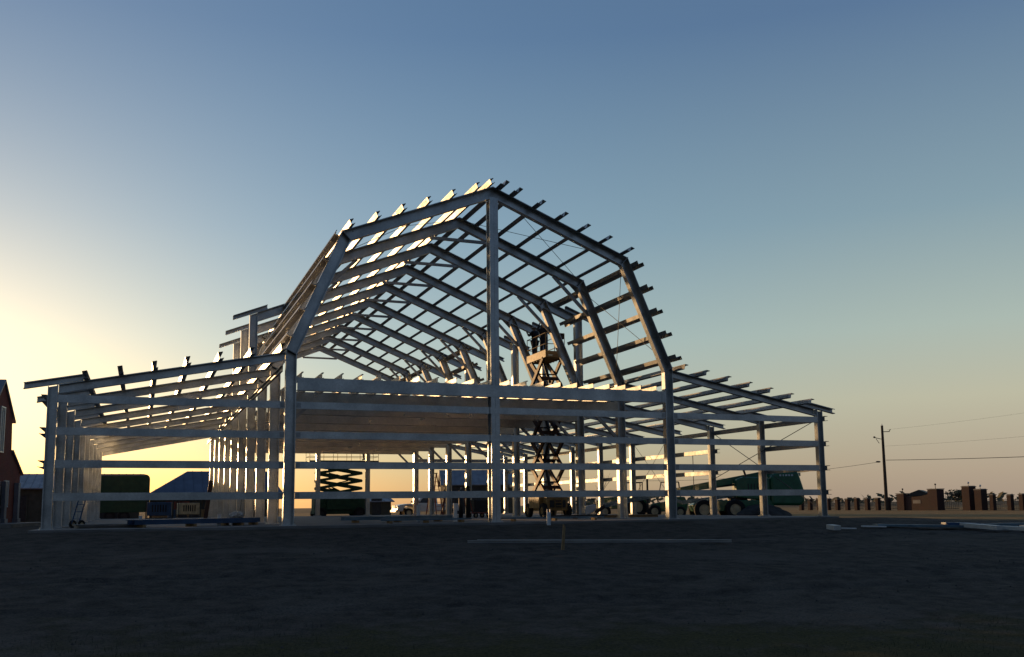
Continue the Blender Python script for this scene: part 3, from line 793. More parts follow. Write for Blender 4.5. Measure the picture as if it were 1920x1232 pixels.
def tractor():
    t = thing('tractor', 'small green tractor with a roll bar parked beyond the right lean-to', 'tractor', (18.6, 25.0, -.3), R(160))
    b = newbm(); prism(b, [(.3, -.35, .6), (1.9, -.35, .6), (1.95, -.35, 1.15), (1.5, -.35, 1.35), (.2, -.35, 1.45)], (0, .7, 0)); link('bonnet', b, GREEN, t, bevel=.05)
    b = newbm(); box(b, (-.5, 0, .75), (1.6, .5, .4)); link('chassis', b, DARK, t)
    for y in (-.72, .72):
        wheel(t, (-.7, y, .7), .7, .34, 'y', CREAM); wheel(t, (1.45, y * .85, .42), .42, .24, 'y', CREAM)
        b = newbm(); prism(b, [(-1.35, y - .2, 1.0), (-1.1, y - .2, 1.42), (-.3, y - .2, 1.42), (0, y - .2, 1.0), (-.1, y - .2, .95), (-.4, y - .2, 1.3), (-1.0, y - .2, 1.3), (-1.25, y - .2, .95)], (0, .4, 0)); link('mudguard', b, GREEN, t)
    b = newbm(); box(b, (-.75, 0, 1.15), (.45, .5, .12)); box(b, (-.98, 0, 1.42), (.1, .5, .5)); link('seat', b, BLACK, t, bevel=.03)
    b = newbm(); tube(b, (.1, 0, 1.3), (-.15, 0, 1.65), .025, 6); tube(b, (-.13, 0, 1.64), (-.17, 0, 1.67), .19, 16); link('steering_wheel', b, BLACK, t)
    b = newbm()
    for y in (-.5, .5):
        tube(b, (-1.1, y, .9), (-1.15, y, 2.35), .035, 8); tube(b, (-.1, y, 1.0), (-.05, y, 2.35), .03, 8); tube(b, (-1.15, y, 2.35), (-.05, y, 2.35), .035, 8)
    for x in (-1.15, -.05): tube(b, (x, -.5, 2.35), (x, .5, 2.35), .035, 8)
    link('roll_bar', b, DARK, t)
tractor()

def forklift():
    t = thing('forklift', 'dark green forklift with raised mast behind the right lean-to columns', 'forklift', (20.4, 22.6, -.3), R(150))
    b = newbm(); prism(b, [(-1.3, -.6, .4), (1.0, -.6, .4), (1.0, -.6, .9), (.5, -.6, 1.0), (-.2, -.6, 1.05), (-.3, -.6, 1.35), (-1.2, -.6, 1.35), (-1.4, -.6, .9)], (0, 1.2, 0)); link('body', b, GREEN, t, bevel=.05)
    for x, r in ((.75, .42), (-.9, .36)):
        for y in (-.6, .6): wheel(t, (x, y, r), r, .26, 'y', CREAM)
    b = newbm(); box(b, (-.45, 0, 1.45), (.45, .5, .12)); box(b, (-.68, 0, 1.7), (.1, .5, .45)); link('seat', b, BLACK, t)
    b = newbm()
    for y in (-.5, .5):
        tube(b, (.55, y, 1.0), (.3, y, 2.3), .035, 6); tube(b, (-.95, y, 1.3), (-.85, y, 2.3), .035, 6)
        bar(b, (.3, y, 2.32), (-.85, y, 2.32), .06, .05)
    for k in range(5): bar(b, (.3 - k * .28, -.5, 2.33), (.3 - k * .28, .5, 2.33), .05, .03)
    link('overhead_guard', b, DARK, t)
    b = newbm()
    for y in (-.35, .35): box(b, (1.2, y, 1.35), (.12, .1, 2.5))
    for z in (.6, 1.5, 2.5): box(b, (1.2, 0, z), (.08, .7, .08))
    link('mast', b, DARK, t)
    b = newbm()
    for y in (-.25, .25): box(b, (1.75, y, .35), (1.0, .1, .05)); box(b, (1.29, y, .6), (.05, .1, .5))
    link('fork', b, DARK, t)
forklift()

def pickup():
    t = thing('pickup_truck', 'white pickup truck parked beyond the rear wall, nose to the left', 'pickup truck', (10.5, 45.0, -.3), R(180))
    # local +x is the nose
    b = newbm()
    low = [(-2.75, .55), (-2.75, 1.1), (-.75, 1.12), (1.05, 1.15), (1.9, 1.14), (2.55, 1.05), (2.72, .9), (2.78, .55), (2.3, .5), (2.2, .85), (1.95, 1.0), (1.6, 1.0), (1.35, .85), (1.25, .5), (-1.35, .5), (-1.45, .85), (-1.7, 1.0), (-2.05, 1.0), (-2.3, .85), (-2.4, .5)]
    # body side outline built as two halves so that the wheel arches stay open
    prism(b, [(x, -.95, z) for x, z in low], (0, 1.9, 0)); body = link('body', b, WHITE, t, bevel=.05)
    b = newbm()
    cab = [(-.72, 1.1), (-.66, 1.85), (-.4, 1.93), (.45, 1.9), (1.08, 1.2), (1.08, 1.1)]
    A = [b.verts.new((x, -.86 + (.14 if z > 1.5 else 0), z)) for x, z in cab]; B = [b.verts.new((x, .86 - (.14 if z > 1.5 else 0), z)) for x, z in cab]
    b.faces.new(A); b.faces.new(B[::-1])
    for i in range(6): b.faces.new((A[i], B[i], B[(i + 1) % 6], A[(i + 1) % 6]))
    cb_ = link('cab', b, WHITE, t, bevel=.03)
    for s in (-1, 1):
        b = newbm(); prism(b, [(-.58, s * .875, 1.2), (-.54, s * .765, 1.78), (-.05, s * .765, 1.80), (-.05, s * .875, 1.2)], (0, s * .012, 0)); link('side_window', b, GLASS, cb_)
        b = newbm(); prism(b, [(.02, s * .875, 1.2), (.02, s * .765, 1.80), (.40, s * .765, 1.78), (.88, s * .875, 1.22)], (0, s * .012, 0)); link('side_window', b, GLASS, cb_)
    b = newbm(); prism(b, [(1.03, -.74, 1.25), (.50, -.66, 1.84), (.50, .66, 1.84), (1.03, .74, 1.25)], (.015, 0, .012)); link('windscreen', b, GLASS, cb_)
    for s in (-1, 1):
        b = newbm(); box(b, (2.71, s * .72, .93), (.10, .34, .18)); link('headlight', b, PVC, body, bevel=.02)
        b = newbm(); box(b, (1.0, s * 1.05, 1.28), (.12, .2, .2)); link('wing_mirror', b, BLACK, body, bevel=.02)
        for x in (1.77, -1.87): wheel(t, (x, s * .82, .39), .39, .26, 'y', CREAM)
    b = newbm(); box(b, (2.79, 0, .88), (.04, .95, .26)); link('grille', b, DARK, body)
    b = newbm(); box(b, (2.82, 0, .55), (.14, 1.85, .2)); box(b, (-2.8, 0, .6), (.14, 1.8, .18)); link('bumper', b, ORANGE if False else STEEL2, body, bevel=.02)
pickup()

# ------------------------------------------------------------------ buildings around
def window_(parent, x, y, z, w, h, axis_='x'):
    b = newbm()
    for dx, dz, sx, sz in ((0, h / 2, w + .12, .07), (0, -h / 2, w + .12, .07), (-w / 2, 0, .07, h), (w / 2, 0, .07, h), (0, 0, .04, h)):
        if axis_ == 'x': box(b, (x + dx, y, z + dz), (sx, .10, sz))
        else: box(b, (x, y + dx, z + dz), (.10, sx, sz))
    f = link('window', b, WHITE, parent)
    b = newbm()
    if axis_ == 'x': box(b, (x, y + .02, z), (w, .02, h))
    else: box(b, (x - .02, y, z), (.02, w, h))
    link('pane', b, WIN, f); return f
def brick_house():
    t = thing('brick_building', 'dark red brick building with raised gable centre and lower side bay at the left edge', 'building', (-19.6, 29.5, -.3), R(-8))
    # gable end in the local y-z plane, body running to -x
    half = [(4.5, 0), (4.5, 3.25), (2.35, 4.4), (2.15, 6.45), (0, 8.35)]
    pts = half + [(-y, z) for y, z in half[-2::-1]]
    b = newbm(); prism(b, [(0, y, z) for y, z in pts], (-13, 0, 0)); link('wall', b, BRICK, t)
    for (y0, z0), (y1, z1) in (((4.8, 3.08), (2.36, 4.42)), ((2.5, 6.15), (0, 8.4)), ((0, 8.4), (-2.5, 6.15)), ((-2.36, 4.42), (-4.8, 3.08))):
        b = newbm(); prism(b, [(.12, y0, z0 + .01), (.12, y1, z1 + .01), (.12, y1, z1 + .13), (.12, y0, z0 + .13)], (-13.3, 0, 0)); link('roof', b, ROOFG, t)
    for y, z in ((0, 5.6), (1.5, 1.9), (-1.9, 1.9)): window_(t, .03, y, z, .75, 2.6 if y == 0 else 1.5, 'y')
    for y in (3.5, .75, -.75, -3.6):
        b = newbm(); box(b, (.14, y, 1.3), (.24, .42, 2.6)); box(b, (.16, y, .22), (.34, .6, .44)); link('pilaster', b, ROOFG, t)
    b = newbm(); box(b, (.03, 0, 1.15), (.08, 1.0, 2.3)); d = link('door', b, DARK, t)
    b = newbm(); tube(b, (.10, .35, 1.05), (.10, .35, 1.2), .02, 6); link('handle', b, STEEL2, d)
    b = newbm(); box(b, (.95, 0, .1), (1.8, 8.4, .2)); link('porch_step', b, CONC, t)
brick_house()
def shed(name, label, loc, rz, w, d, h, rh, wall_m, roof_m, openings=(), ribs=True, over=.3, cat='shed'):
    t = thing(name, label, cat, loc, rz)
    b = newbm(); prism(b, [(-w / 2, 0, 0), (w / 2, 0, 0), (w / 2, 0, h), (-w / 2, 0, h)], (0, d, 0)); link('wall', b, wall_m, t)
    b = newbm(); prism(b, [(-w / 2, .01, h), (-w / 2, d - .01, h), (-w / 2, d / 2, h + rh - .06)], (w, 0, 0)); link('gable', b, wall_m, t)
    b = newbm()
    for s in (0, 1):
        y0 = -over if s == 0 else d + over
        z0 = h - rh * over / (d / 2)
        prism(b, [(-w / 2 - over, y0, z0), (-w / 2 - over, d / 2, h + rh), (-w / 2 - over, d / 2, h + rh + .08), (-w / 2 - over, y0, z0 + .08)], (w + 2 * over, 0, 0))
        if ribs:
            n = int(w / .6)
            for k in range(n + 1):
                x = -w / 2 + k * w / n
                bar(b, (x, y0, z0 + .10), (x, d / 2, h + rh + .10), .05, .04)
    link('roof', b, roof_m, t)
    for (x, z, ww, hh, nm) in openings:
        b = newbm(); box(b, (x, -.03, z), (ww, .06, hh)); q = link(nm, b, DARK, t)
        b = newbm()
        for dx in (-ww / 2 - .05, ww / 2 + .05): box(b, (x + dx, -.04, z), (.08, .1, hh + .1))
        box(b, (x, -.04, z + hh / 2 + .08), (ww + .2, .1, .08)); link('frame', b, wall_m, q)
    return t
shed('metal_shed', 'long tan metal shed with a pale grey roof behind the left columns', (-18.0, 55, -.3), 0, 12, 9, 2.75, 1.25, TAN, ROOFG, ((-3.1, 1.1, .9, 2.1, 'door'), (-.9, 1.3, 1.1, 1.0, 'window'), (3.0, 1.2, 2.6, 2.3, 'roller_door')))
t_ = thing('blue_roof_building', 'building with a broad sloping dull blue metal roof seen through the left lean-to', 'building', (-2.9, 58, -.3))
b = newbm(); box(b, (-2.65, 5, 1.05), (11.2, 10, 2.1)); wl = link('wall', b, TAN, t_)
b = newbm()
rf = [(-8.7, -.6, 2.0), (-5.0, 4.6, 4.35), (2.4, 4.6, 4.35), (3.4, -.6, 2.0)]
prism(b, rf, (0, 0, .10)); prism(b, [(-8.7, 10.6, 2.0), (-5.0, 4.8, 4.35), (2.4, 4.8, 4.35), (3.4, 10.6, 2.0)], (0, 0, .10)); prism(b, [(-8.7, -.6, 2.0), (-8.7, 10.6, 2.0), (-5.0, 4.7, 4.35)], (0, 0, .10))
for k in range(13):
    x = -7.8 + k * .82; fz = min(1, max(.12, (x + 8.7) / 3.7)) if x < -5.0 else 1
    bar(b, (x, -.6, 2.13), (x, -.6 + 5.2 * fz, 2.13 + 2.35 * fz), .05, .04)
link('roof', b, ROOFB, t_)
for x in (-5.5, -3.0, .5):
    b = newbm(); box(b, (x, -.02, 1.1), (1.6, .06, 1.9)); link('door', b, DARK, t_)
shed('grey_barn', 'large grey barn with a low roof behind the pickup truck', (21.2, 62, -.3), R(-14), 7.6, 6, 3.2, 1.5, TAN, ROOFG, ((-1.5, 1.6, 3.2, 3.0, 'barn_door'),), cat='barn')
shed('low_shed', 'low dark shed just right of the green scissor lift', (10.6, 62, -.3), 0, 2.2, 3, 1.45, .3, TAN, ROOFG, ((-.4, .9, .9, 1.7, 'door'),))
# covered trailer
t_ = thing('box_trailer', 'dark green box trailer with rounded top corners behind the left lean-to', 'trailer', (-13.45, 45, -.3))
b = newbm(); rr = .35; cor = []
for cx_, cz_, a0 in ((2.15 - rr, 3.55 - rr, 0), (-2.15 + rr, 3.55 - rr, 90), (-2.15 + rr, .7 + rr, 180), (2.15 - rr, .7 + rr, 270)):
    for k in range(5): a = R(a0 + k * 22.5); cor.append((cx_ + rr * math.cos(a), 0, cz_ + rr * math.sin(a)))
prism(b, cor, (0, 2.4, 0)); bd = link('body', b, DGREEN, t_, bevel=.02)
b = newbm()
for k in range(7): box(b, (-1.8 + k * .6, -.02, 2.1), (.05, .04, 2.2))
link('side_rib', b, DGREEN, bd)
b = newbm(); box(b, (0, 1.2, 3.50), (3.5, 2.46, .14)); link('roof_cap', b, ROOFG, bd)
for x in (-.6, .4): wheel(t_, (x, .15, .42), .42, .25, 'y', DARK)
b = newbm(); bar(b, (2.1, 1.2, .8), (3.3, 1.2, .55), .1, .1); tube(b, (3.1, 1.2, 0), (3.1, 1.2, .6), .04, 8); link('drawbar', b, DARK, t_)

# ------------------------------------------------------------------ fence along the far road
FX = 60.0; FZ = zg(60, 40)
def pillar(y, w, h, label, grp, x=FX):
    t = thing('brick_pillar', label, 'pillar', (x, y, FZ), 0, grp)
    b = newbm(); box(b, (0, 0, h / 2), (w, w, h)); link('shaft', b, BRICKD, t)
    b = newbm(); box(b, (0, 0, h + .035), (w + .1, w + .1, .07)); box(b, (0, 0, h + .095), (w - .04, w - .04, .05)); link('cap', b, CONC, t)
    return t
ys_ = [59.15, 57.6, 56.05, 54.5, 52.95, 51.35, 49.9, 48.3, 46.75, 45.33]
grpP = 'brick pillars of the far fence'
for k, y in enumerate(ys_): pillar(y, .40, 1.16 + .10 * hsh(k, 3), 'brick fence pillar in the even row left of the brick gate wall', grpP)
for k, y in enumerate((32.31, 30.43, 29.2, 27.6, 26.0)): pillar(y, .40, 1.30 + .1 * hsh(k, 5), 'brick fence pillar in the row right of the tall gate pillars', grpP + ' beyond the gate')
def lamp_on(t, h):
    b = newbm(); tube(b, (0, 0, h + .1), (0, 0, h + .32), .02, 6); q = link('lantern', b, FENCEM, t)
    b = newbm(); ellipsoid(b, (0, 0, h + .4), (.10, .10, .10), 10, 8); link('globe', b, PVC, q, smooth=True)
lamp_on(pillar(34.93, .85, 2.15, 'tall brick gate pillar with a globe lamp, nearest the gate opening', None), 2.15)
lamp_on(pillar(33.6, .75, 1.85, 'shorter brick gate pillar with a globe lamp beside the tallest one', None), 1.85)
t_ = thing('gate_wall', 'long dark brick gate wall with a dipped top and a pillar at each end', 'wall', (FX, 41.2, FZ))
b = newbm()
n = 18; top = []
for k in range(n + 1):
    u = k / n; top.append((-.18, -1.9 + 3.6 * u, 1.42 + .25 * (1 - u) ** 2 - .12 * math.sin(math.pi * u)))
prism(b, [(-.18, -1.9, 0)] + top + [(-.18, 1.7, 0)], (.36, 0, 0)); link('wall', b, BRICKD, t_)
for y, w_, h_ in ((2.0, .95, 1.62), (-2.3, 1.15, 2.0)):
    b = newbm(); box(b, (0, y, h_ / 2), (w_ * .8, w_, h_)); q = link('pillar', b, BRICKD, t_)
    b = newbm(); box(b, (0, y, h_ + .05), (w_ * .8 + .1, w_ + .1, .08)); link('cap', b, CONC, q)
    b = newbm(); tube(b, (0, y, h_ + .1), (0, y, h_ + .45), .03, 6); ellipsoid(b, (0, y, h_ + .5), (.09, .09, .09), 8, 6); link('lantern', b, FENCEM, q)
b = newbm(); box(b, (-.19, 0, .85), (.02, 1.0, .35)); link('name_plate', b, CONC, t_)
t_ = thing('driveway_gate', 'open iron driveway gate leaf beside the brick gate wall', 'gate', (FX, 37.95, FZ), R(35))
b = newbm()
for z in (.15, 1.0, 1.6): bar(b, (0, 0, z), (0, -1.3, z), .05, .05)
for k in range(9): tube(b, (0, -k * .16, .1), (0, -k * .16, 1.72 - .02 * k), .018, 5)
link('bars', b, FENCEM, t_)
def panel(y0, y1, label, grp='iron fence panels between the brick pillars'):
    b = newbm(); a, c = y0 - .23, y1 + .23
    for z in (.18, .55, .95): bar(b, (0, 0, z), (0, c - a, z), .03, .04)
    for k in range(int((a - c) / .22)): bar(b, (0, -.1 - k * .22, .08), (0, -.1 - k * .22, 1.05), .016, .016, up=(1, 0, 0))
    o = link('fence_panel', b, FENCEM); o.location = (FX, a, FZ); tag(o, label, 'fence', grp)
for a, c in zip(ys_, ys_[1:]): panel(a, c, 'thin iron fence panel between two brick pillars left of the gate wall')
panel(45.33, 43.75, 'thin iron fence panel joining the last pillar to the brick gate wall', None)
rg = [33.1, 32.31, 30.43, 29.2, 27.6, 26.0]
for a, c in zip(rg, rg[1:]): panel(a, c, 'thin iron fence panel right of the tall gate pillars', 'iron fence panels right of the gate')

# utility pole with wires
t_ = thing('utility_pole', 'tall dark wooden utility pole behind the fence on the right', 'utility pole', (59.7, 45.2, FZ), 0)
b = newbm(); tube(b, (0, 0, -.3), (0, 0, 8.75), .19, 12, .12); link('post', b, POLE, t_)
b = newbm(); bar(b, (0, 0, 8.1), (.55, -.45, 8.1), .07, .07); tube(b, (.5, -.42, 8.1), (.62, -.5, 8.35), .04, 6); q = link('cross_arm', b, POLE, t_)
b = newbm(); bar(b, (0, 0, 7.3), (-.6, .4, 7.5), .06, .06); tube(b, (-.55, .36, 7.4), (-.3, .2, 6.9), .03, 6); ellipsoid(b, (-.68, .45, 7.55), (.12, .12, .1), 8, 6); link('street_light_arm', b, DARK, t_)
b = newbm(); ellipsoid(b, (-.45, .35, 5.0), (.32, .1, .09), 10, 6); link('splice_box', b, DARK, t_)
b = newbm(); tube(b, (0, 0, 8.75), (0, 0, 8.95), .05, 8, .02); link('insulator', b, PVC, t_)
def wire(p, q, sag, r, label):
    b = newbm(); p = Vector(p); q = Vector(q); n = 16; pr_ = p
    for k in range(1, n + 1):
        u = k / n; c = p.lerp(q, u); c.z -= sag * 4 * u * (1 - u); tube(b, pr_, c, r, 5); pr_ = c
    tag(link('power_line', b, DARK), label, 'power line')
wire((59.5, 45.5, FZ + 5.0), (32, 84, FZ + 5.4), 1.6, .018, 'thin wire sagging from the utility pole down towards the left')
wire((59.8, 45.0, FZ + 5.15), (64, -10, FZ + 5.0), .5, .028, 'lower dark wire running right from the utility pole')
wire((59.8, 45.0, FZ + 6.6), (66, -10, FZ + 9.0), .9, .007, 'middle faint wire running right from the utility pole')
wire((60.0, 44.8, FZ + 8.3), (67, -10, FZ + 12.6), 1.0, .006, 'topmost faint wire running right from the utility pole')

# ------------------------------------------------------------------ vegetation
def clump_crown(b, n, rx, ry, rz, cz, leaf, seed, lobes=7):
    rnd = random.Random(seed)
    L_ = [(rnd.uniform(-.6, .6) * rx, rnd.uniform(-.6, .6) * ry, cz + rnd.uniform(-.4, .5) * rz, rnd.uniform(.35, .6)) for _ in range(lobes)]
    for _ in range(n):
        lx, ly, lz, lr = rnd.choice(L_)
        d = Vector((rnd.gauss(0, 1), rnd.gauss(0, 1), rnd.gauss(0, 1))).normalized() * rnd.random() ** .4
        c = Vector((lx + d.x * rx * lr, ly + d.y * ry * lr, max(.02, lz + d.z * rz * lr)))
        s = leaf * rnd.uniform(.6, 1.4); u = Vector((rnd.gauss(0, 1), rnd.gauss(0, 1), rnd.gauss(0, 1))).normalized(); v = u.orthogonal().normalized()
        b.faces.new([b.verts.new(c + u * s), b.verts.new(c + v * s * .6), b.verts.new(c - u * s), b.verts.new(c - v * s * .6)])
def tree(name, label, loc, H, spread, n, leaf, m, cat, seed, trunk=.4, group=None):
    t = thing(name, label, cat, loc, 0, group); rnd = random.Random(seed)
    b = newbm(); th = H * trunk
    tube(b, (0, 0, -.1), (0, 0, th), H * .035, 7, H * .022)
    for k in range(6):
        a = k * 1.05 + rnd.random(); tube(b, (0, 0, th * .9), (math.cos(a) * spread * .6, math.sin(a) * spread * .6, H * rnd.uniform(.6, .9)), H * .018, 5, H * .006)
    link('trunk', b, BARK, t)
    b = newbm(); clump_crown(b, n, spread, spread, H * .42, H * .66, leaf, seed); link('crown', b, m, t)
tree('tree', 'small spreading dark tree behind the fence near the right edge', (72.0, 35.9, FZ), 3.0, 1.9, 900, .16, FOL, 'tree', 5, .35)
tree('bush', 'rounded green bush between the gate wall and the gate pillars', (66.0, 40.2, FZ), 2.1, 2.3, 900, .16, DRYF, 'bush', 6, .15)
tree('bush', 'low bush beside the open driveway gate', (64.2, 38.3, FZ), 1.9, 1.0, 500, .13, FOL, 'bush', 8, .15)
tree('bush', 'bush rising behind the dipped brick gate wall', (64.0, 42.9, FZ), 2.15, 1.0, 500, .13, DRYF, 'bush', 9, .15)
tree('bush', 'dark bush behind the pillars at the right edge', (67.0, 32.2, FZ), 1.9, 1.8, 700, .15, FOL, 'bush', 10, .15)
t_ = thing('distant_house', 'low dark roofed house far behind the fence pillars', 'house', (105, 86.5, -.3), R(40))
b = newbm(); box(b, (0, 0, .9), (6, 4, 1.8)); link('wall', b, TAN, t_)
b = newbm(); prism(b, [(-3.6, -2.4, 1.75), (-3.6, 0, 2.7), (-3.6, 2.4, 1.75)], (7.2, 0, 0)); link('roof', b, DARK, t_)
# bare sapling
t_ = thing('bare_tree', 'tiny bare tree seen between the right lean-to columns', 'tree', (24.5, 40.0, -.3))
b = newbm(); rnd = random.Random(3); tube(b, (0, 0, 0), (0, 0, 1.6), .06, 6, .04)
for k in range(26):
    a = rnd.uniform(0, 6.28); z0 = rnd.uniform(.9, 2.6); L_ = rnd.uniform(.4, 1.0)
    tube(b, (0, 0, z0 * .6 + .5), (math.cos(a) * L_, math.sin(a) * L_, z0 + rnd.uniform(.3, 1.0)), .018, 4, .006)
link('trunk', b, BARK, t_)
# far tree belt reads as one mass
b = newbm(); rnd = random.Random(12)
for k in range(2600):
    a = R(rnd.uniform(-25, 75)); d = rnd.uniform(700, 900)
    if R(-10) < a < R(24) : continue
    c = Vector((CAM.x + d * math.sin(a), CAM.y + d * math.cos(a), rnd.uniform(0, 2.6) * (.5 + vnoise(a * 60, 3)) * 1.8)); s = rnd.uniform(1.0, 2.4)
    u = Vector((rnd.gauss(0, 1), rnd.gauss(0, 1), rnd.gauss(0, .5))).normalized(); v = u.orthogonal().normalized()
    b.faces.new([b.verts.new(c + u * s * 1.6), b.verts.new(c + v * s), b.verts.new(c - u * s * 1.6), b.verts.new(c - v * s)])
o = link('distant_treeline', b, DRYF); o['kind'] = 'stuff'; tag(o, 'far low line of scrub along the horizon', 'scrub')

# ------------------------------------------------------------------ things lying on the slab and the dirt
def beam_thing(name, label, p, q, prof_, m, group=None, up=(0, 0, 1), side=None, cat='steel beam'):
    b = newbm(); profile(b, p, q, prof_, up=up, side=side); return tag(link(name, b, m), label, cat, group)
Cb = C_prof(.10, .2); 
# long channels lying on the soil in front
beam_thing('steel_channel', 'long galvanised channel lying on the bare soil in front of the slab', (-3.0, -5.85, zg(-3, -5.8) + .005), (4.2, -8.55, zg(4.2, -8.5) + .03), C_prof(.10, .075), STEEL2)
beam_thing('steel_channel', 'thinner galvanised channel lying just behind the long one on the soil', (-2.6, -5.55, zg(-3, -5.5) + .01), (4.0, -8.05, zg(4.2, -8.0) + .02), C_prof(.07, .06), STEEL2)
# wooden stake
t_ = thing('survey_stake', 'rough wooden stake driven into the soil in front of the slab', 'stake', (-2.65, -11.78, -.46), R(20))
b = newbm(); prism(b, [(-.05, -.02, 0), (.045, -.02, 0), (.05, -.02, .55), (-.03, -.02, .60)], (.02, .04, 0))
q = link('post', b, WOOD, t_, bevel=.004); q.rotation_euler = (0, R(5), 0)
# vertical plastic stub pipes
def stub(x, y, h, r, label, z0=0.0, fork=False):
    b = newbm(); tube(b, (0, 0, -.02), (0, 0, h), r, 14)
    if fork:
        for s in (-1, 1): box(b, (s * r * .75, 0, h + .05), (.025, .05, .12))
    else: tube(b, (0, 0, h), (0, 0, h + .04), r * 1.15, 14)
    o = link('pvc_pipe', b, PVC, smooth=False, bevel=.004); o.location = (x, y, z0); tag(o, label, 'pipe', )
stub(-9.36, 2.2, .36, .062, 'white plastic stub pipe standing in front of the blue steel stack')
stub(-11.9, 6.0, .32, .06, 'grey stub pipe standing near the left wall columns')
stub(1.85, 3.1, .62, .075, 'tall white stub pipe left of the gable column among the steel stacks') if False else None
stub(-1.55, 4.6, .62, .075, 'tall pale stub pipe standing before the white pickup truck')
stub(-.55, 2.9, .66, .07, 'tall pale stub pipe just left of the centre gable column')
stub(1.30, -1.9, .42, .07, 'forked white plastic pipe standing in the soil before the slab', -.08, True)
stub(-6.55, 1.1, .26, .05, 'short pale stub pipe beside the second frame column on the left') if False else None
stub(-7.35, .95, .24, .06, 'short pale stub pipe just left of the tall left front column')
# steel stacks
def stack(label, x0, y0, x1, y1, n, layers, d, m, cap=None, group=None):
    t = thing('steel_stack', label, 'steel stack', (0, 0, 0), 0, group)
    dv = Vector((x1 - x0, y1 - y0, 0)); nv = Vector((-dv.y, dv.x, 0)).normalized(); rnd = random.Random(int(abs(x0 * 31 + y0 * 17)))
    for u in (.1, .5, .9):
        c = Vector((x0, y0, .05)) + dv * u; b = newbm(); bar(b, c - nv * .1, c + nv * (n * (d + .03)), .09, .09); link('timber_bearer', b, WOOD, t)
    for l_ in range(layers):
        for k in range(n):
            o_ = nv * (k * (d + .03)); j = dv.normalized() * rnd.uniform(-.25, .25)
            b = newbm(); profile(b, Vector((x0, y0, .10 + l_ * (d * .8 + .004))) + o_ + j, Vector((x1, y1, .10 + l_ * (d * .8 + .004))) + o_ + j, C_prof(d, d * .8, .02), side=nv)
            link('steel_section', b, m, t)
    return t
stack('blue primed steel sections stacked low along the front of the left lean-to', -12.2, .95, -8.2, 2.3, 3, 1, .20, BLUEP)
stack('blue steel sections ending beside the tall left front column', -9.2, 2.7, -7.9, 3.2, 2, 1, .2, BLUEP)
stack('blue-grey steel sections stacked left of the centre gable column', -4.7, 3.3, -.5, 3.7, 3, 1, .17, BLUEG)
stack('flat pale steel lengths lying at the slab edge left of the gable column', -4.0, .7, -.6, .9, 3, 1, .07, BLUEG)
stack('thin steel lengths lying along the slab edge right of the gable column', .6, .7, 4.9, 1.0, 2, 1, .06, BLUEG)
stack('long dark sections on the slab between the gable column and the right front column', 4.0, 4.8, 7.0, 4.9, 2, 1, .08, DARK)
def sheet_pile(label, loc, rz, w, d, n, m, name='panel_stack', cat='panel stack', th=.03):
    t = thing(name, label, cat, loc, rz); rnd = random.Random(int(abs(loc[0]) * 10))
    for k in range(n):
        b = newbm(); box(b, (rnd.uniform(-.04, .04), rnd.uniform(-.04, .04), th * (k + .5) + .002 * k), (w, d, th), rnd.uniform(-.02, .02)); link('sheet', b, m, t)
    return t
sheet_pile('low pile of pale sheets on the slab just right of the corner column', (-12.9, 2.2, .0), R(8), 2.0, 1.5, 4, CONC)
sheet_pile('pile of pale boards lying behind the right front column', (9.0, 6.4, .0), R(0), 2.4, .8, 4, WOOD, 'board_stack', 'board stack')
# pale and blue lengths on the dirt to the right of the slab
RG = 'cladding lengths on the dirt right of the slab'
def dirt_len(label, x0, y0, x1, y1, wd, h, m, name='cladding_length', dz=0):
    b = newbm(); bar(b, (x0, y0, zg(x0, y0) + h / 2 + .01 + dz), (x1, y1, zg(x1, y1) + h / 2 + .01 + dz), wd, h); tag(link(name, b, m, bevel=.004), label, 'cladding', None)
dirt_len('small bright cream block lying on the dirt beside the right corner of the slab', 10.9, -4.8, 10.9, -5.2, .3, .16, PLASTIC, 'offcut_block', .04)
dirt_len('thin pale splinter of metal beside the small cream block', 11.3, -4.9, 11.8, -5.1, .1, .04, WHITE, 'metal_offcut', .05)
dirt_len('blue-grey panel lying flat, leftmost of the lengths right of the slab', 13.3, -4.4, 16.6, -5.4, .45, .08, BLUEG, dz=.05)
dirt_len('short pale metal piece at the left end of the blue-grey panel', 12.6, -4.5, 13.4, -4.8, .2, .05, WHITE, dz=.05)
dirt_len('blue bundle resting between the blue-grey panel and the white length', 16.0, -5.0, 17.2, -5.4, .5, .16, BLUEP, dz=.05)
dirt_len('long bright white length of cladding on the dirt at the right', 16.5, -5.1, 16.5, -7.0, .3, .15, PLASTIC, dz=.06)
dirt_len('second white length of cladding running off the right edge of the picture', 17.6, -7.0, 17.6, -9.2, .3, .15, PLASTIC, dz=.06)
dirt_len('grey-blue length lying behind the bright white one', 16.8, -5.0, 20.5, -6.8, .3, .10, BLUEG, dz=.05)

dirt_len('third short white length between the two bright ones at the right', 17.1, -6.4, 17.1, -7.9, .25, .13, PLASTIC, dz=.05)
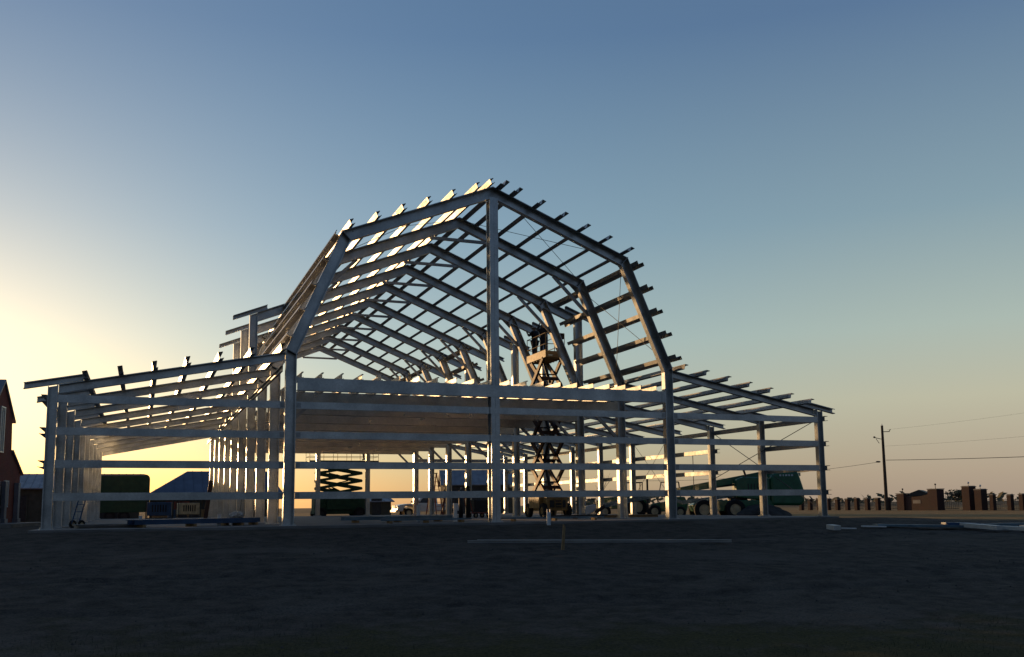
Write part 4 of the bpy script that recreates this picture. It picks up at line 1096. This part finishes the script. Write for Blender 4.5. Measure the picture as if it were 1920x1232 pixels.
# step ladders
def step_ladder(label, loc, rz, h, m):
    t = thing('step_ladder', label, 'ladder', loc, rz)
    for nm, sy, wd in (('front_frame', -1, .5), ('rear_frame', 1, .44)):
        b = newbm(); n = int(h / .3)
        for s in (-1, 1): bar(b, (s * wd * .62, sy * h * .22, 0), (s * wd * .36, 0, h), .035, .07, up=(1, 0, 0))
        for k in range(1, n):
            u = k * .3 / h; x = wd * (.62 - .26 * u); yy = sy * h * .22 * (1 - u)
            bar(b, (-x, yy, k * .3), (x, yy, k * .3), .08 if sy < 0 else .03, .03)
        link(nm, b, m, t)
    b = newbm(); box(b, (0, 0, h + .02), (.42, .2, .06)); link('top_cap', b, BLACK, t)
step_ladder('tall orange step ladder standing by the rear right columns', (8.2, 35.0, 0), R(20), 3.0, ORFG)
step_ladder('second dark step ladder right of the tall orange one', (8.75, 33.6, 0), R(-10), 2.5, DARK)
step_ladder('short red step ladder low between the two taller ladders', (8.3, 32.6, 0), R(60), 1.4, REDM)
# hand truck near the left corner
t_ = thing('hand_truck', 'blue hand truck leaning among the left lean-to columns', 'hand truck', (-13.95, 3.0, 0), R(-50))
b = newbm()
for s in (-.18, .18): tube(b, (s, 0, .12), (s, .28, 1.12), .022, 8)
for k in range(4): tube(b, (-.18, .05 + k * .065, .3 + k * .24), (.18, .05 + k * .065, .3 + k * .24), .015, 6)
link('frame', b, BLUEP, t_)
b = newbm(); box(b, (0, -.16, .03), (.45, .3, .02)); link('toe_plate', b, DARK, t_)
for s in (-.22, .22): wheel(t_, (s, .08, .12), .12, .06, 'x')
# workbench, pallets, drums, generator in the left half
def workbench(label, loc, rz, w=1.8):
    t = thing('workbench', label, 'workbench', loc, rz)
    b = newbm(); box(b, (0, 0, .86), (w, .8, .06)); link('top', b, WOOD, t)
    for i in (-1, 1):
        for j in (-1, 1): b = newbm(); box(b, (i * (w / 2 - .08), j * .33, .415), (.08, .08, .83)); link('leg', b, WOOD, t)
    b = newbm(); box(b, (0, 0, .25), (w - .2, .6, .03)); link('shelf', b, WOOD, t)
workbench('timber workbench in the shade behind the left lean-to slab', (-9.6, 39.0, -.3), 0, 2.4)
def drum(label, loc, m, grp=None):
    t = thing('drum', label, 'drum', loc, 0, grp)
    b = newbm(); tube(b, (0, 0, 0), (0, 0, .88), .29, 20)
    for z in (.02, .3, .58, .86): tube(b, (0, 0, z - .012), (0, 0, z + .012), .305, 20)
    link('body', b, m, t); b = newbm(); tube(b, (.15, 0, .88), (.15, 0, .91), .03, 8); link('bung', b, DARK, t)
drum('upright blue drum between the green trailer and the blue-roofed building', (-9.9, 36.5, -.3), BLUEP)
drum('upright dark drum near the workbench legs', (-8.3, 38.2, -.3), DARK)
def pallet(label, loc, rz, n):
    t = thing('pallet_stack', label, 'pallets', loc, rz)
    for k in range(n):
        b = newbm(); z = k * .145
        for i in range(6): box(b, (-.5 + i * .2, 0, z + .13), (.13, 1.0, .02))
        for j in (-.45, 0, .45): box(b, (0, j, z + .07), (1.2, .09, .09))
        for i in (-.5, 0, .5): box(b, (i, 0, z + .012), (.13, 1.0, .02))
        link('pallet', b, WOOD, t)
pallet('stack of timber pallets in front of the blue-roofed building', (-7.3, 41.0, -.3), R(15), 6)
pallet('low pallet stack beside the green box trailer', (-10.4, 41.5, -.3), R(-20), 4)
def generator(label, loc, rz, m):
    t = thing('generator', label, 'generator', loc, rz)
    b = newbm(); box(b, (0, 0, .62), (1.3, .7, .75)); q = link('housing', b, m, t, bevel=.04)
    b = newbm(); [box(b, (-.35 + k * .14, -.352, .65), (.07, .012, .4)) for k in range(6)]; link('louvre', b, BLACK, q)
    b = newbm(); [tube(b, (x, y, .1), (x, y, 1.15), .025, 6) for x in (-.7, .7) for y in (-.38, .38)]
    [tube(b, (-.7, y, z), (.7, y, z), .025, 6) for y in (-.38, .38) for z in (.1, 1.15)]; link('frame', b, DARK, t)
generator('pale site generator left of the stacked pallets', (-9.0, 33.5, 0.0), R(10), CREAM)
generator('blue generator on the slab behind the blue steel stack', (-10.9, 25.0, 0.0), R(-5), BLUEP)
# brick stack catching the sun
t_ = thing('brick_stack', 'stack of bricks catching the sun beyond the left lean-to', 'bricks', (-9.25, 46.0, -.3))
b = newbm()
for i in range(7):
    for k in range(9): box(b, (-.75 + i * .25, 0, .85 + k * .075), (.225, .9, .066))
link('bricks', b, BRICK, t_)
b = newbm(); box(b, (0, 0, .72), (2.0, 1.1, .06)); [box(b, (x, 0, .35), (.12, 1.0, .7)) for x in (-.8, 0, .8)]; link('pallet', b, WOOD, t_)
# leaning planks against the left row
b = newbm(); bar(b, (0, 0, 0), (.25, .1, 2.0), .2, .05, up=(0, 1, 0)); o = link('leaning_plank', b, RUST); o.location = (-8.9, 17.5, 0); tag(o, 'dark plank leaning upright among the left row of tall columns', 'plank')
# crumpled sheeting on the steel stack
b = newbm(); bmesh.ops.create_icosphere(b, subdivisions=3, radius=1)
for v in b.verts:
    k = 1 + (vnoise(v.co.x * 4 + 3, v.co.y * 4 + v.co.z * 3) - .5) * .9; v.co = Vector((v.co.x * .22 * k, v.co.y * .18 * k, max(-.1, v.co.z * .12 * k)))
o = link('plastic_wrap', b, PLASTIC, smooth=False); o.location = (-8.75, 2.8, .36); tag(o, 'crumpled pale plastic wrap on the blue steel stack', 'plastic wrap')
# hose reel / gas bottles near centre
def bottle(label, loc, m, h=1.3):
    t = thing('gas_bottle', label, 'gas bottle', loc)
    b = newbm(); tube(b, (0, 0, 0), (0, 0, h), .11, 16); ellipsoid(b, (0, 0, h), (.11, .11, .12), 12, 8); link('cylinder', b, m, t, smooth=True)
    b = newbm(); tube(b, (0, 0, h + .1), (0, 0, h + .22), .03, 8); box(b, (.03, 0, h + .2), (.1, .04, .04)); link('valve', b, STEEL2, t)
bottle('dark gas bottle standing right of the centre gable column', (3.0, 13.0, 0), DARK)
bottle('second taller dark gas bottle beside the dark gas bottle', (3.45, 13.2, 0), BLACK, 1.5)
# welding cart
t_ = thing('welding_cart', 'dark welding cart on the slab behind the centre gable column', 'welding cart', (4.3, 14.0, 0), R(15))
b = newbm(); box(b, (0, 0, .6), (.9, .5, .6)); link('welder', b, DARK, t_, bevel=.03)
b = newbm(); box(b, (0, 0, .24), (1.1, .6, .05)); tube(b, (-.55, -.25, .24), (-.75, -.25, 1.0), .02, 6); tube(b, (-.55, .25, .24), (-.75, .25, 1.0), .02, 6); tube(b, (-.75, -.25, 1.0), (-.75, .25, 1.0), .02, 6); link('trolley', b, REDM, t_)
for x in (-.4, .4):
    for y in (-.3, .3): wheel(t_, (x, y, .12), .12, .06, 'y')

# ------------------------------------------------------------------ soil clods and dry grass in the foreground
b = newbm(); rnd = random.Random(21)
for k in range(3000):
    y = -1.6 - 21 * rnd.random(); x = -17 + 36 * rnd.random()
    if vnoise(x * .5, y * .5) < .42: continue
    s = .010 + .028 * rnd.random() ** 4; z = zg(x, y) + rough(x, y)
    a = rnd.uniform(0, 6.3); vs = []
    for i in range(5):
        t = a + i * 1.257; q = s * rnd.uniform(.7, 1.3); vs.append(b.verts.new((x + math.cos(t) * q, y + math.sin(t) * q, z - .01)))
    tp = b.verts.new((x, y, z + s * rnd.uniform(.6, 1.1)))
    for i in range(5): b.faces.new((vs[i], vs[(i + 1) % 5], tp))
o = link('soil_clods', b, SOILP); o['kind'] = 'stuff'; tag(o, 'loose clods of dark soil scattered before the slab', 'soil')
b = newbm()
for k in range(26000):
    x = -17 + 25 * rnd.random(); y = -29 + 17 * rnd.random()
    gg = y + .2 * x + (vnoise(x * .4 + 3, y * .4) - .5) * 7
    lim = -20.8
    if gg > lim and not (gg > lim and rnd.random() < .012): continue
    z = zg(x, y) + rough(x, y) - .01; h = rnd.uniform(.03, .10); a = rnd.uniform(0, 6.3); w_ = .0035
    dx, dy = math.cos(a), math.sin(a); lx, ly = rnd.uniform(-.5, .5) * h, rnd.uniform(-.5, .5) * h
    b.faces.new((b.verts.new((x - dx * w_, y - dy * w_, z)), b.verts.new((x + dx * w_, y + dy * w_, z)), b.verts.new((x + lx, y + ly, z + h))))
GRM = mat('dark_grass', (.035, .04, .014), .9, 0, .4, 2, col2=(.015, .018, .007))
o = link('short_grass', b, GRM); o['kind'] = 'stuff'; tag(o, 'short dark grass along the bottom of the picture', 'grass')
